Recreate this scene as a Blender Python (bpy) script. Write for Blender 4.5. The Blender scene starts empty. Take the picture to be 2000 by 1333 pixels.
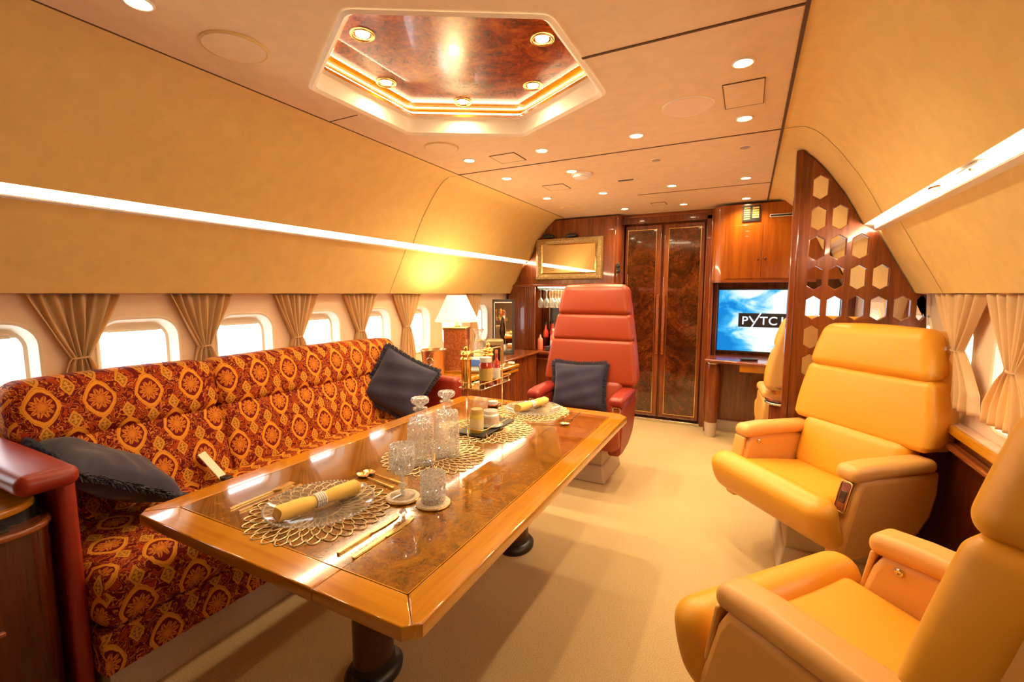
import bpy, bmesh, math, random
from mathutils import Vector, Matrix
PI = math.pi
random.seed(7)
scn = bpy.context.scene
COL = scn.collection

# ------------------------------------------------------------------ camera
FPX = 889.0
PITCH = math.atan(92.5 / FPX); YAW = math.atan(462 / math.hypot(FPX, 92.5))
EYE = 1.34
cd = bpy.data.cameras.new('camera'); cam = bpy.data.objects.new('camera', cd); COL.objects.link(cam)
cam.location = (0, 0, EYE)
cam.rotation_euler = (PI / 2 - PITCH, 0, YAW)
cd.sensor_width = 36.0; cd.lens = FPX / 2000 * 36.0; cd.clip_start = 0.02
scn.camera = cam

# ------------------------------------------------------------------ view / world
vs = scn.view_settings
scn.display_settings.display_device = 'sRGB'
vs.view_transform = 'Standard'; vs.look = 'None'; vs.gamma = 1.0; vs.use_curve_mapping = False
vs.exposure = 1.08
w = bpy.data.worlds.new('sky'); scn.world = w; w.use_nodes = True
bg = w.node_tree.nodes['Background']; bg.inputs[0].default_value = (0.93, 0.97, 1.0, 1); bg.inputs[1].default_value = 3.2
try:
    scn.cycles.max_bounces = 8; scn.cycles.diffuse_bounces = 4; scn.cycles.glossy_bounces = 4
    scn.cycles.transmission_bounces = 7; scn.cycles.transparent_max_bounces = 12
    scn.cycles.sample_clamp_indirect = 6.0; scn.cycles.caustics_refractive = False; scn.cycles.caustics_reflective = False
    scn.cycles.use_denoising = True
except Exception:
    pass

WARM = (1.0, 0.77, 0.42)
def light(name, kind, loc, energy, color=WARM, size=0.1, rot=None, parent=None, **kw):
    l = bpy.data.lights.new(name, kind); l.energy = energy; l.color = color
    if kind == 'AREA':
        l.shape = 'RECTANGLE'; l.size = size; l.size_y = kw.pop('size_y', size)
    elif kind in ('POINT', 'SPOT'):
        l.shadow_soft_size = size
    if kind == 'SPOT':
        l.spot_size = kw.pop('angle', 2.2); l.spot_blend = kw.pop('blend', 0.9)
    for k, v in kw.items(): setattr(l, k, v)
    o = bpy.data.objects.new(name, l); COL.objects.link(o); o.location = loc
    if rot: o.rotation_euler = rot
    if parent: o.parent = parent
    return o

# ------------------------------------------------------------------ node expression helper
class N:
    def __init__(s, nt, sock): s.nt = nt; s.s = sock
    def _m(s, op, *a):
        n = s.nt.nodes.new('ShaderNodeMath'); n.operation = op
        for i, x in enumerate((s,) + a):
            if isinstance(x, N): s.nt.links.new(x.s, n.inputs[i])
            else: n.inputs[i].default_value = x
        return N(s.nt, n.outputs[0])
    def __add__(s, o): return s._m('ADD', o)
    def __sub__(s, o): return s._m('SUBTRACT', o)
    def __mul__(s, o): return s._m('MULTIPLY', o)
    def __truediv__(s, o): return s._m('DIVIDE', o)
    def abs(s): return s._m('ABSOLUTE')
    def frac(s): return s._m('FRACT')
    def pow(s, o): return s._m('POWER', o)
    def sqrt(s): return s._m('SQRT')
    def cos(s): return s._m('COSINE')
    def sin(s): return s._m('SINE')
    def atan2(s, o): return s._m('ARCTAN2', o)
    def max(s, o): return s._m('MAXIMUM', o)
    def min(s, o): return s._m('MINIMUM', o)
    def lt(s, o): return s._m('LESS_THAN', o)
    def gt(s, o): return s._m('GREATER_THAN', o)
    def sat(s): return s.max(0.0).min(1.0)

def new_mat(name):
    m = bpy.data.materials.new(name); m.use_nodes = True
    return m, m.node_tree, m.node_tree.nodes['Principled BSDF']
def setc(p, color, rough, metal=0, coat=0, spec=None, sheen=0):
    p.inputs['Base Color'].default_value = (*color, 1); p.inputs['Roughness'].default_value = rough
    p.inputs['Metallic'].default_value = metal; p.inputs['Coat Weight'].default_value = coat
    p.inputs['Coat Roughness'].default_value = 0.04
    if spec is not None: p.inputs['Specular IOR Level'].default_value = spec
    if sheen: p.inputs['Sheen Weight'].default_value = sheen
def coords(nt, scale=(1, 1, 1), out='Object'):
    t = nt.nodes.new('ShaderNodeTexCoord'); mp = nt.nodes.new('ShaderNodeMapping')
    mp.inputs['Scale'].default_value = scale; nt.links.new(t.outputs[out], mp.inputs[0]); return mp.outputs[0]
def noise(nt, vec, scale, detail=4, rough=0.5, dist=0.0):
    n = nt.nodes.new('ShaderNodeTexNoise'); nt.links.new(vec, n.inputs['Vector'])
    n.inputs['Scale'].default_value = scale; n.inputs['Detail'].default_value = detail
    n.inputs['Roughness'].default_value = rough; n.inputs['Distortion'].default_value = dist
    return N(nt, n.outputs['Fac'])
def ramp(nt, fac, stops):
    r = nt.nodes.new('ShaderNodeValToRGB'); nt.links.new(fac.s if isinstance(fac, N) else fac, r.inputs[0])
    e = r.color_ramp.elements
    e[0].position, e[0].color = stops[0][0], (*stops[0][1], 1)
    e[1].position, e[1].color = stops[-1][0], (*stops[-1][1], 1)
    for p, c in stops[1:-1]:
        x = e.new(p); x.color = (*c, 1)
    return r.outputs[0]
def bump(nt, p, h, strength=0.3, dist=0.002):
    b = nt.nodes.new('ShaderNodeBump'); b.inputs['Strength'].default_value = strength; b.inputs['Distance'].default_value = dist
    nt.links.new(h.s, b.inputs['Height']); nt.links.new(b.outputs[0], p.inputs['Normal'])
def mixc(nt, fac, a, b):
    m = nt.nodes.new('ShaderNodeMix'); m.data_type = 'RGBA'
    nt.links.new(fac.s, m.inputs[0])
    for i, x in ((6, a), (7, b)):
        if isinstance(x, tuple): m.inputs[i].default_value = (*x, 1)
        else: nt.links.new(x, m.inputs[i])
    return m.outputs[2]

def plain(name, color, rough=0.5, metal=0, coat=0, spec=None, nz=None, bmp=None, sheen=0):
    m, nt, p = new_mat(name); setc(p, color, rough, metal, coat, spec, sheen)
    if nz:  # (scale, amount)
        v = coords(nt); f = noise(nt, v, nz[0], 5, 0.6)
        a = tuple(c * (1 - nz[1]) for c in color); b = tuple(min(1, c * (1 + nz[1])) for c in color)
        nt.links.new(ramp(nt, f, [(0.3, a), (0.7, b)]), p.inputs['Base Color'])
    if bmp:  # (scale, strength, dist)
        v = coords(nt); bump(nt, p, noise(nt, v, bmp[0], 3, 0.6), bmp[1], bmp[2])
    return m
def wood(name, dark, mid, light_, axis='Z', scale=18, rough=0.25, coat=0.6):
    m, nt, p = new_mat(name); setc(p, mid, rough, 0, coat)
    st = {'X': (0.06, 1, 1), 'Y': (1, 0.06, 1), 'Z': (1, 1, 0.06)}[axis]
    v = coords(nt, st); f = noise(nt, v, scale, 7, 0.62, 1.2); g = noise(nt, v, scale * 7, 3, 0.5)
    nt.links.new(ramp(nt, f * 0.75 + g * 0.25, [(0.30, dark), (0.48, mid), (0.66, light_)]), p.inputs['Base Color'])
    return m
def burl(name, stops, scale=7, rough=0.12, coat=1.0):
    m, nt, p = new_mat(name); setc(p, stops[1][1], rough, 0, coat)
    v = coords(nt); f = noise(nt, v, scale, 9, 0.68, 2.6); g = noise(nt, v, scale * 5, 5, 0.6, 3.0)
    nt.links.new(ramp(nt, f * 0.6 + g * 0.4, stops), p.inputs['Base Color'])
    return m
def emit(name, color, strength):
    m = bpy.data.materials.new(name); m.use_nodes = True; nt = m.node_tree; nt.nodes.clear()
    e = nt.nodes.new('ShaderNodeEmission'); o = nt.nodes.new('ShaderNodeOutputMaterial')
    e.inputs[0].default_value = (*color, 1); e.inputs[1].default_value = strength
    nt.links.new(e.outputs[0], o.inputs[0]); return m
def glass(name, color=(1, 1, 1), rough=0.0, ior=1.5, cut=0):
    m, nt, p = new_mat(name); setc(p, color, rough)
    p.inputs['Transmission Weight'].default_value = 1.0; p.inputs['IOR'].default_value = ior
    if cut:
        v = coords(nt); vo = nt.nodes.new('ShaderNodeTexVoronoi'); vo.feature = 'DISTANCE_TO_EDGE'
        nt.links.new(v, vo.inputs['Vector']); vo.inputs['Scale'].default_value = cut
        bump(nt, p, N(nt, vo.outputs['Distance']), 0.7, 0.006)
    return m
def pane_mat(name):
    m = bpy.data.materials.new(name); m.use_nodes = True; nt = m.node_tree; nt.nodes.clear()
    t = nt.nodes.new('ShaderNodeBsdfTransparent'); g = nt.nodes.new('ShaderNodeBsdfGlossy'); x = nt.nodes.new('ShaderNodeMixShader')
    g.inputs['Roughness'].default_value = 0.02; x.inputs[0].default_value = 0.07; o = nt.nodes.new('ShaderNodeOutputMaterial')
    nt.links.new(t.outputs[0], x.inputs[1]); nt.links.new(g.outputs[0], x.inputs[2]); nt.links.new(x.outputs[0], o.inputs[0])
    return m

def damask(name):
    m, nt, p = new_mat(name); setc(p, (0.4, 0.05, 0.02), 0.8, 0, 0, 0.2)
    t = nt.nodes.new('ShaderNodeTexCoord'); sp = nt.nodes.new('ShaderNodeSeparateXYZ')
    nz = nt.nodes.new('ShaderNodeTexNoise'); nz.inputs['Scale'].default_value = 45; nz.inputs['Detail'].default_value = 2
    nt.links.new(t.outputs['UV'], nz.inputs['Vector'])
    nt.links.new(t.outputs['UV'], sp.inputs[0])
    wob = (N(nt, nz.outputs['Fac']) - 0.5) * 0.010
    U = N(nt, sp.outputs[0]) + wob; V = N(nt, sp.outputs[1]) + wob * 0.7
    a, b = 0.168, 0.165
    def cell(du, dv):
        x = ((U + du) / a + 0.5).frac() * a - a / 2
        y = ((V + dv) / (2 * b) + 0.5).frac() * (2 * b) - b
        return x, y
    def big(x, y):
        d = (x.abs() / 0.053).pow(1.7) + (y.abs() / 0.074).pow(1.35)
        ring = d.gt(0.66) * d.lt(1.0)
        line = d.gt(0.86) * d.lt(0.92)
        r = (x * x + y * y * 0.8).sqrt(); th = y.atan2(x)
        pet = r.lt((th * 5.0).cos().abs() * 0.016 + 0.021)
        vein = ((th * 5.0).sin().abs().lt(0.16)) * r.gt(0.010)
        inner = r.gt((th * 5.0).cos().abs() * 0.010 + 0.010) * r.lt((th * 5.0).cos().abs() * 0.010 + 0.0125)
        fl = pet * (vein.max(inner)._m('SUBTRACT', 1.0).abs())
        inside = d.lt(0.66)
        return ring * (line * 0.35 * -1.0 + 1.0), fl, inside
    def small(x, y):
        d = (x.abs() / 0.0225).pow(1.25) + (y.abs() / 0.034).pow(1.1)
        body = d.lt(1.0); ln = d.gt(0.5) * d.lt(0.62)
        xx = (x.abs() * 1.0 - 0.006).abs(); yy = (y.abs() - 0.006).abs()
        dots = (xx * xx + yy * yy).sqrt().lt(0.0035)
        return body, (ln.max(dots))
    rings = None
    for du, dv in ((0, 0), (a / 2, b)):
        x, y = cell(du, dv); r_, f_, i_ = big(x, y)
        if rings is None: rings, fls, ins = r_, f_, i_
        else: rings, fls, ins = rings.max(r_), fls.max(f_), ins.max(i_)
    sb = None
    for du, dv in ((a / 2, 0.062), (a / 2, -0.062), (0, b + 0.062), (0, b - 0.062)):
        x, y = cell(du, dv); s1, s2 = small(x, y)
        if sb is None: sb, sl = s1, s2 * s1
        else: sb, sl = sb.max(s1), sl.max(s2 * s1)
    # curling vines between the medallions
    n2 = nt.nodes.new('ShaderNodeTexNoise'); nt.links.new(t.outputs['UV'], n2.inputs['Vector']); n2.inputs['Scale'].default_value = 34
    n2.inputs['Detail'].default_value = 1.5; n2.inputs['Distortion'].default_value = 1.6
    nf = N(nt, n2.outputs['Fac'])
    vine = ((nf - 0.5).abs().lt(0.028)); blot = nf.gt(0.60)
    c = mixc(nt, blot, (0.13, 0.004, 0.004), (0.40, 0.045, 0.004))
    c = mixc(nt, vine, c, (0.60, 0.18, 0.018))
    c = mixc(nt, ins, c, (0.16, 0.008, 0.007))
    c = mixc(nt, rings, c, (0.74, 0.29, 0.022))
    c = mixc(nt, fls, c, (0.64, 0.20, 0.018))
    c = mixc(nt, sb, c, (0.64, 0.27, 0.025))
    c = mixc(nt, sl, c, (0.24, 0.10, 0.02))
    nt.links.new(c, p.inputs['Base Color'])
    bump(nt, p, rings.max(fls).max(sb), 0.25, 0.002)
    return m

def tv_mat(name):
    m = bpy.data.materials.new(name); m.use_nodes = True; nt = m.node_tree; nt.nodes.clear()
    v = coords(nt, (1.0, 1.0, 1.6)); f = noise(nt, v, 3.2, 6, 0.55, 0.6)
    sp = nt.nodes.new('ShaderNodeSeparateXYZ'); t = nt.nodes.new('ShaderNodeTexCoord'); nt.links.new(t.outputs['Object'], sp.inputs[0])
    x = N(nt, sp.outputs[0])
    fac = f * 1.7 + (x + 0.0) * 0.9 - 0.18
    c = ramp(nt, fac, [(0.20, (0.01, 0.22, 0.62)), (0.36, (0.05, 0.45, 0.85)), (0.50, (0.50, 0.80, 0.95)), (0.64, (0.93, 0.97, 1.0))])
    e = nt.nodes.new('ShaderNodeEmission'); o = nt.nodes.new('ShaderNodeOutputMaterial'); e.inputs[1].default_value = 0.56
    nt.links.new(c, e.inputs[0]); nt.links.new(e.outputs[0], o.inputs[0]); return m

M = {}
M['suede'] = plain('suede', (0.76, 0.54, 0.20), 0.85, nz=(14, 0.05), bmp=(160, 0.25, 0.001))
M['suede_ceil'] = plain('suede_ceiling', (0.74, 0.55, 0.34), 0.8, nz=(14, 0.05), bmp=(160, 0.2, 0.001))
M['sidewall'] = plain('sidewall', (0.80, 0.60, 0.44), 0.55)
M['cream'] = plain('cream', (0.86, 0.76, 0.60), 0.45)
M['white_plastic'] = plain('white_plastic', (0.85, 0.82, 0.78), 0.4)
M['carpet'] = plain('carpet', (0.66, 0.47, 0.25), 0.95, spec=0.1, nz=(260, 0.30), bmp=(500, 0.8, 0.004))
M['skirt'] = plain('skirt_carpet', (0.56, 0.45, 0.34), 0.95, spec=0.1, nz=(300, 0.15))
M['curtain'] = plain('curtain', (0.80, 0.60, 0.33), 0.7, sheen=0.3, bmp=(300, 0.2, 0.001))
_nt = M['curtain'].node_tree; _p = _nt.nodes['Principled BSDF']; _t = _nt.nodes.new('ShaderNodeBsdfTranslucent'); _t.inputs[0].default_value = (.95, .62, .26, 1)
_x = _nt.nodes.new('ShaderNodeMixShader'); _x.inputs[0].default_value = .38; _nt.links.new(_p.outputs[0], _x.inputs[1]); _nt.links.new(_t.outputs[0], _x.inputs[2])
_nt.links.new(_x.outputs[0], _nt.nodes['Material Output'].inputs[0])
M['mahogany'] = wood('mahogany', (0.07, 0.011, 0.003), (0.17, 0.034, 0.007), (0.26, 0.065, 0.012))
M['mahogany_x'] = wood('mahogany_x', (0.08, 0.013, 0.004), (0.19, 0.038, 0.008), (0.28, 0.07, 0.014), 'X')
M['mahogany_y'] = wood('mahogany_y', (0.10, 0.018, 0.005), (0.21, 0.046, 0.010), (0.32, 0.085, 0.016), 'Y')
M['cabwood'] = wood('cabinet_wood', (0.17, 0.030, 0.001), (0.26, 0.056, 0.002), (0.34, 0.09, 0.003), scale=9)
M['shade_darkwood'] = wood('shade_dark_wood', (0.030, 0.003, 0.001), (0.062, 0.008, 0.002), (0.10, 0.016, 0.004))  # near-black mahogany copy; the near cabinet's missing light is put into its colour
M['gold_wood_y'] = wood('golden_wood_y', (0.38, 0.125, 0.002), (0.50, 0.185, 0.003), (0.60, 0.25, 0.006), 'Y', scale=12, rough=0.12, coat=1)
M['gold_wood_x'] = wood('golden_wood_x', (0.38, 0.125, 0.002), (0.50, 0.185, 0.003), (0.60, 0.25, 0.006), 'X', scale=12, rough=0.12, coat=1)
M['tableburl'] = burl('table_burl', [(0.34, (0.045, 0.012, 0.001)), (0.47, (0.19, 0.062, 0.002)), (0.62, (0.32, 0.12, 0.004))])
M['doorburl'] = burl('door_burl', [(0.38, (0.02, 0.005, 0.001)), (0.54, (0.085, 0.018, 0.003)), (0.72, (0.24, 0.06, 0.008))], scale=2.6, rough=0.07)
M['ceilburl'] = burl('coffer_burl', [(0.36, (0.04, 0.004, 0.001)), (0.50, (0.28, 0.040, 0.004)), (0.66, (0.52, 0.12, 0.010))], scale=3.5, rough=0.22, coat=0.35)
M['boxburl'] = burl('box_burl', [(0.36, (0.14, 0.03, 0.012)), (0.50, (0.34, 0.09, 0.03)), (0.64, (0.50, 0.20, 0.07))], scale=25)
M['tan'] = plain('tan_leather', (0.76, 0.36, 0.03), 0.38, spec=0.45, bmp=(90, 0.12, 0.0015))
M['tan_side'] = plain('tan_leather_side', (0.70, 0.37, 0.10), 0.40, spec=0.45, bmp=(90, 0.10, 0.0015))
M['red_leather'] = plain('red_leather', (0.29, 0.036, 0.008), 0.40, spec=0.45, bmp=(90, 0.12, 0.0015))
M['red_side'] = plain('red_leather_side', (0.25, 0.020, 0.009), 0.38, spec=0.5, bmp=(90, 0.08, 0.001))
M['armred'] = plain('arm_leather', (0.26, 0.018, 0.008), 0.35, spec=0.5, bmp=(120, 0.2, 0.001))
M['navy'] = plain('navy_cloth', (0.026, 0.023, 0.060), 0.75, spec=0.3, sheen=0.3, bmp=(18, 0.35, 0.008))
M['navy_fringe'] = plain('navy_fringe', (0.014, 0.015, 0.05), 0.7, sheen=0.3)
M['gold'] = plain('gold', (0.90, 0.62, 0.22), 0.22, 1.0)
M['palegold'] = plain('pale_gold', (0.92, 0.74, 0.42), 0.42, 0.55)
M['brass'] = plain('brass', (0.80, 0.55, 0.20), 0.25, 1.0)
M['steel'] = plain('steel', (0.70, 0.66, 0.60), 0.2, 1.0)
M['antique'] = plain('antique_gold', (0.46, 0.31, 0.12), 0.45, 0.6, nz=(60, 0.4), bmp=(70, 1.0, 0.012))
M['mirror'] = plain('mirror', (0.92, 0.90, 0.86), 0.02, 1.0)
M['bronze'] = plain('bronze', (0.10, 0.055, 0.03), 0.25, 0.8)
M['black'] = plain('black', (0.012, 0.010, 0.010), 0.35)
M['seam'] = plain('seam', (0.10, 0.05, 0.025), 0.8)
M['darkgrey'] = plain('dark_grey', (0.05, 0.045, 0.045), 0.5)
M['grey'] = plain('grey', (0.40, 0.33, 0.24), 0.4, nz=(50, .2))
M['napkin'] = plain('napkin', (0.86, 0.56, 0.12), 0.85, sheen=0.2, bmp=(200, 0.2, 0.001))
M['cork'] = plain('cork', (0.72, 0.56, 0.40), 0.8, nz=(150, 0.25))
M['heaterbronze'] = plain('heater_bronze', (0.30, 0.20, 0.10), 0.35, 0.5)
M['white'] = plain('white_ceramic', (0.88, 0.86, 0.82), 0.2, coat=0.5)
M['paper'] = plain('paper', (0.80, 0.68, 0.36), 0.6)
M['yellow'] = plain('yellow_jar', (0.62, 0.46, 0.06), 0.4)
M['copper'] = plain('copper', (0.72, 0.42, 0.20), 0.28, 0.9)
M['blue'] = plain('blue_label', (0.05, 0.14, 0.55), 0.4)
M['ltblue'] = plain('light_blue', (0.45, 0.65, 0.80), 0.4)
M['amber'] = glass('amber_glass', (0.9, 0.25, 0.05))
M['redglass'] = plain('red_drink', (0.45, 0.03, 0.01), 0.1, coat=1)
M['pinkdrink'] = plain('pink_drink', (0.85, 0.22, 0.12), 0.15, coat=1)
def clear(name, tcol, gl, df, cut=0, cdist=.006):
    m = bpy.data.materials.new(name); m.use_nodes = True; nt = m.node_tree; nt.nodes.clear(); nn = nt.nodes.new
    t = nn('ShaderNodeBsdfTransparent'); t.inputs[0].default_value = (*tcol, 1); g = nn('ShaderNodeBsdfGlossy'); g.inputs['Roughness'].default_value = .03
    d = nn('ShaderNodeBsdfTranslucent'); d.inputs[0].default_value = (1, 1, 1, 1); d2 = nn('ShaderNodeBsdfDiffuse'); d2.inputs[0].default_value = (1, 1, 1, 1)
    fr = nn('ShaderNodeLayerWeight'); fr.inputs[0].default_value = .5
    m1, m2, m3 = nn('ShaderNodeMixShader'), nn('ShaderNodeMixShader'), nn('ShaderNodeMixShader'); o = nn('ShaderNodeOutputMaterial')
    nt.links.new(t.outputs[0], m1.inputs[1]); nt.links.new(g.outputs[0], m1.inputs[2]); nt.links.new((N(nt, fr.outputs[1]).pow(4.0) * .8 + gl).sat().s, m1.inputs[0])
    nt.links.new(d.outputs[0], m3.inputs[1]); nt.links.new(d2.outputs[0], m3.inputs[2]); m3.inputs[0].default_value = .5
    nt.links.new(m1.outputs[0], m2.inputs[1]); nt.links.new(m3.outputs[0], m2.inputs[2]); m2.inputs[0].default_value = df
    nt.links.new(m2.outputs[0], o.inputs[0])
    if cut:
        vo = nn('ShaderNodeTexVoronoi'); vo.feature = 'DISTANCE_TO_EDGE'; nt.links.new(coords(nt), vo.inputs['Vector']); vo.inputs['Scale'].default_value = cut
        b = nn('ShaderNodeBump'); b.inputs['Strength'].default_value = 1; b.inputs['Distance'].default_value = cdist
        nt.links.new(vo.outputs['Distance'], b.inputs['Height'])
        for x in (g, fr, d2): nt.links.new(b.outputs[0], x.inputs['Normal'])
        e = N(nt, vo.outputs['Distance']).lt(.06)
        nt.links.new((e * .50 + df).sat().s, m2.inputs[0])  # white diffuse along the facet edges stands in for glints
    return m
M['glass'] = clear('clear_glass', (.97, .97, .97), .10, .09)
M['crystal'] = clear('cut_crystal', (.97, .97, .97), .30, .20, cut=95, cdist=.01)
M['beadglass'] = clear('bead_glass', (.97, .97, .97), .25, .40)
M['pane'] = pane_mat('window_pane')
M['damask'] = damask('damask')
M['tv'] = tv_mat('tv_picture')
M['strip'] = emit('strip_glow', (1.0, 0.84, 0.56), 36.0)
M['lamp_face'] = emit('lamp_face', (1.0, 0.82, 0.50), 22.0)
M['shade_hi'], nt_, p_ = new_mat('lampshade'); setc(p_, (0.9, 0.72, 0.40), 0.8)
p_.inputs['Emission Color'].default_value = (1.0, 0.70, 0.30, 1); p_.inputs['Emission Strength'].default_value = 0.9
M['ledge'] = plain('stone_ledge', (0.66, 0.42, 0.30), 0.2, coat=0.6, nz=(6, 0.2))
M['label_gold'] = plain('label_gold', (0.65, 0.45, 0.12), 0.4)
M['label_white'] = plain('label_white', (0.85, 0.83, 0.78), 0.5)
M['mill'] = plain('mill_gold', (0.86, 0.56, 0.14), 0.2, 1.0)

# ------------------------------------------------------------------ mesh helpers (each returns (verts, faces))
def me_new(name, vf, uv=None):
    me = bpy.data.meshes.new(name); me.from_pydata([tuple(v) for v in vf[0]], [], vf[1]); me.update()
    if uv:
        l = me.uv_layers.new(name='UVMap')
        for p in me.polygons:
            for li in p.loop_indices:
                l.data[li].uv = uv(me.vertices[me.loops[li].vertex_index].co, p.normal)
    return me
def merge(*vfs):
    V, F = [], []
    for v, f in vfs:
        o = len(V); V += list(v); F += [tuple(i + o for i in q) for q in f]
    return V, F
def tr(vf, mat):
    return [mat @ Vector(v) for v in vf[0]], vf[1]
def mv(vf, x=0, y=0, z=0): return tr(vf, Matrix.Translation((x, y, z)))
def rz(vf, a): return tr(vf, Matrix.Rotation(a, 4, 'Z'))
def rx(vf, a): return tr(vf, Matrix.Rotation(a, 4, 'X'))
def ry(vf, a): return tr(vf, Matrix.Rotation(a, 4, 'Y'))
def box(x0, x1, y0, y1, z0, z1):
    V = [(x, y, z) for z in (z0, z1) for y in (y0, y1) for x in (x0, x1)]
    return V, [(0, 2, 3, 1), (4, 5, 7, 6), (0, 1, 5, 4), (2, 6, 7, 3), (1, 3, 7, 5), (0, 4, 6, 2)]
def rbox(sx, sy, sz, r, n=4, m=4, deform=None, puff=0.0):
    """rounded box centred on origin; m mid divisions, n divisions per rounded edge"""
    r = min(r, sx / 2 * .999, sy / 2 * .999, sz / 2 * .999)
    def ax(L):
        a = [-L / 2 + r * (1 - math.tan(PI / 4 * (1 - i / n))) for i in range(n)]
        b = [-L / 2 + r + (L - 2 * r) * i / m for i in range(m + 1)]
        return a + b + [-x for x in reversed(a)]
    A = [ax(sx), ax(sy), ax(sz)]; S = (sx, sy, sz); idx = {}; V = []; F = []
    def vert(c):
        k = tuple(round(x, 6) for x in c)
        if k not in idx:
            inner = Vector([max(-S[i] / 2 + r, min(S[i] / 2 - r, c[i])) for i in range(3)])
            d = Vector(c) - inner
            p = inner + d.normalized() * r if d.length > 1e-9 else Vector(c)
            if puff:
                t = [1 - (2 * p[i] / S[i]) ** 2 for i in range(3)]
                for i in range(3):
                    j, k2 = (i + 1) % 3, (i + 2) % 3
                    p[i] += puff * (2 * p[i] / S[i]) * max(t[j], 0) * max(t[k2], 0)
            idx[k] = len(V); V.append(p)
        return idx[k]
    for a in range(3):
        b, c = (a + 1) % 3, (a + 2) % 3
        for s in (-1, 1):
            for i in range(len(A[b]) - 1):
                for j in range(len(A[c]) - 1):
                    q = []
                    for di, dj in ((0, 0), (1, 0), (1, 1), (0, 1)):
                        co = [0, 0, 0]; co[a] = s * S[a] / 2; co[b] = A[b][i + di]; co[c] = A[c][j + dj]; q.append(vert(co))
                    if s < 0: q.reverse()
                    F.append(tuple(q))
    if deform: V = [Vector(deform(v)) for v in V]
    return V, F
def lathe(prof, n=32, cap=True):
    V, F = [], []
    for r, z in prof:
        for i in range(n):
            a = 2 * PI * i / n; V.append((r * math.cos(a), r * math.sin(a), z))
    for k in range(len(prof) - 1):
        for i in range(n):
            j = (i + 1) % n; F.append((k * n + i, k * n + j, (k + 1) * n + j, (k + 1) * n + i))
    if cap:
        if prof[0][0] > 1e-5: F.append(tuple(reversed(range(n))))
        if prof[-1][0] > 1e-5: F.append(tuple((len(prof) - 1) * n + i for i in range(n)))
    return V, F
def tube(path, r, n=8, closed=False):
    P = [Vector(p) for p in path]; V, F = [], []; L = len(P); up = Vector((0, 0, 1))
    for k in range(L):
        a = P[(k - 1) % L] if (closed or k > 0) else P[k]; b = P[(k + 1) % L] if (closed or k < L - 1) else P[k]
        t = (b - a).normalized(); u = t.cross(up)
        if u.length < 1e-3: u = t.cross(Vector((0, 1, 0)))
        u.normalize(); v = t.cross(u).normalized(); rr = r[k] if isinstance(r, (list, tuple)) else r
        for i in range(n):
            c = 2 * PI * i / n; V.append(P[k] + (u * math.cos(c) + v * math.sin(c)) * rr)
    for k in range(L if closed else L - 1):
        k2 = (k + 1) % L
        for i in range(n):
            j = (i + 1) % n; F.append((k * n + i, k * n + j, k2 * n + j, k2 * n + i))
    if not closed: F += [tuple(range(n)), tuple((L - 1) * n + i for i in reversed(range(n)))]
    return V, F
def sheet(rows, closed=False):
    """grid of points rows[i][j]"""
    V = [p for r in rows for p in r]; n = len(rows[0]); F = []
    for i in range(len(rows) - 1):
        for j in range(n if closed else n - 1):
            k = (j + 1) % n; F.append((i * n + j, i * n + k, (i + 1) * n + k, (i + 1) * n + j))
    return V, F
def plate(outer, holes, thick, bevel=0.0, M4=None):
    """2D filled outline with holes, extruded; local XY plane"""
    c = bpy.data.curves.new('tmp', 'CURVE'); c.dimensions = '2D'; c.fill_mode = 'BOTH'
    c.extrude = max(thick / 2 - bevel, 0); c.bevel_depth = bevel; c.bevel_resolution = 2; c.offset = -bevel
    for loop in [outer] + holes:
        s = c.splines.new('POLY'); s.points.add(len(loop) - 1); s.use_cyclic_u = True
        for p, q in zip(s.points, loop): p.co = (q[0], q[1], 0, 1)
    o = bpy.data.objects.new('tmp', c); COL.objects.link(o)
    dg = bpy.context.evaluated_depsgraph_get(); me = bpy.data.meshes.new_from_object(o.evaluated_get(dg))
    V = [v.co.copy() for v in me.vertices]; F = [tuple(p.vertices) for p in me.polygons]
    bpy.data.objects.remove(o); bpy.data.curves.remove(c); bpy.data.meshes.remove(me)
    if M4 is not None: V = [M4 @ v for v in V]
    return V, F
XZ = Matrix(((1, 0, 0, 0), (0, 0, -1, 0), (0, 1, 0, 0), (0, 0, 0, 1)))      # local (x,y,t) -> world (x,-t,y)
YZ = Matrix(((0, 0, 1, 0), (1, 0, 0, 0), (0, 1, 0, 0), (0, 0, 0, 1)))       # local (x,y,t) -> world (t,x,y)
def at(m4, x=0, y=0, z=0): return Matrix.Translation((x, y, z)) @ m4
def rrect(cx, cy, w_, h_, r, n=6):
    P = []
    for sx, sy, a0 in ((1, 1, 0), (-1, 1, PI / 2), (-1, -1, PI), (1, -1, 1.5 * PI)):
        for i in range(n + 1):
            a = a0 + PI / 2 * i / n; P.append((cx + sx * (w_ / 2 - r) + r * math.cos(a), cy + sy * (h_ / 2 - r) + r * math.sin(a)))
    return P
def text_vf(s, size, depth=0.001, bold=0.0):
    c = bpy.data.curves.new('t', 'FONT'); c.body = s; c.size = size; c.extrude = depth; c.align_x = 'LEFT'; c.offset = bold
    o = bpy.data.objects.new('t', c); COL.objects.link(o)
    dg = bpy.context.evaluated_depsgraph_get(); me = bpy.data.meshes.new_from_object(o.evaluated_get(dg))
    V = [v.co.copy() for v in me.vertices]; F = [tuple(p.vertices) for p in me.polygons]
    bpy.data.objects.remove(o); bpy.data.curves.remove(c); bpy.data.meshes.remove(me)
    return V, F

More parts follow.
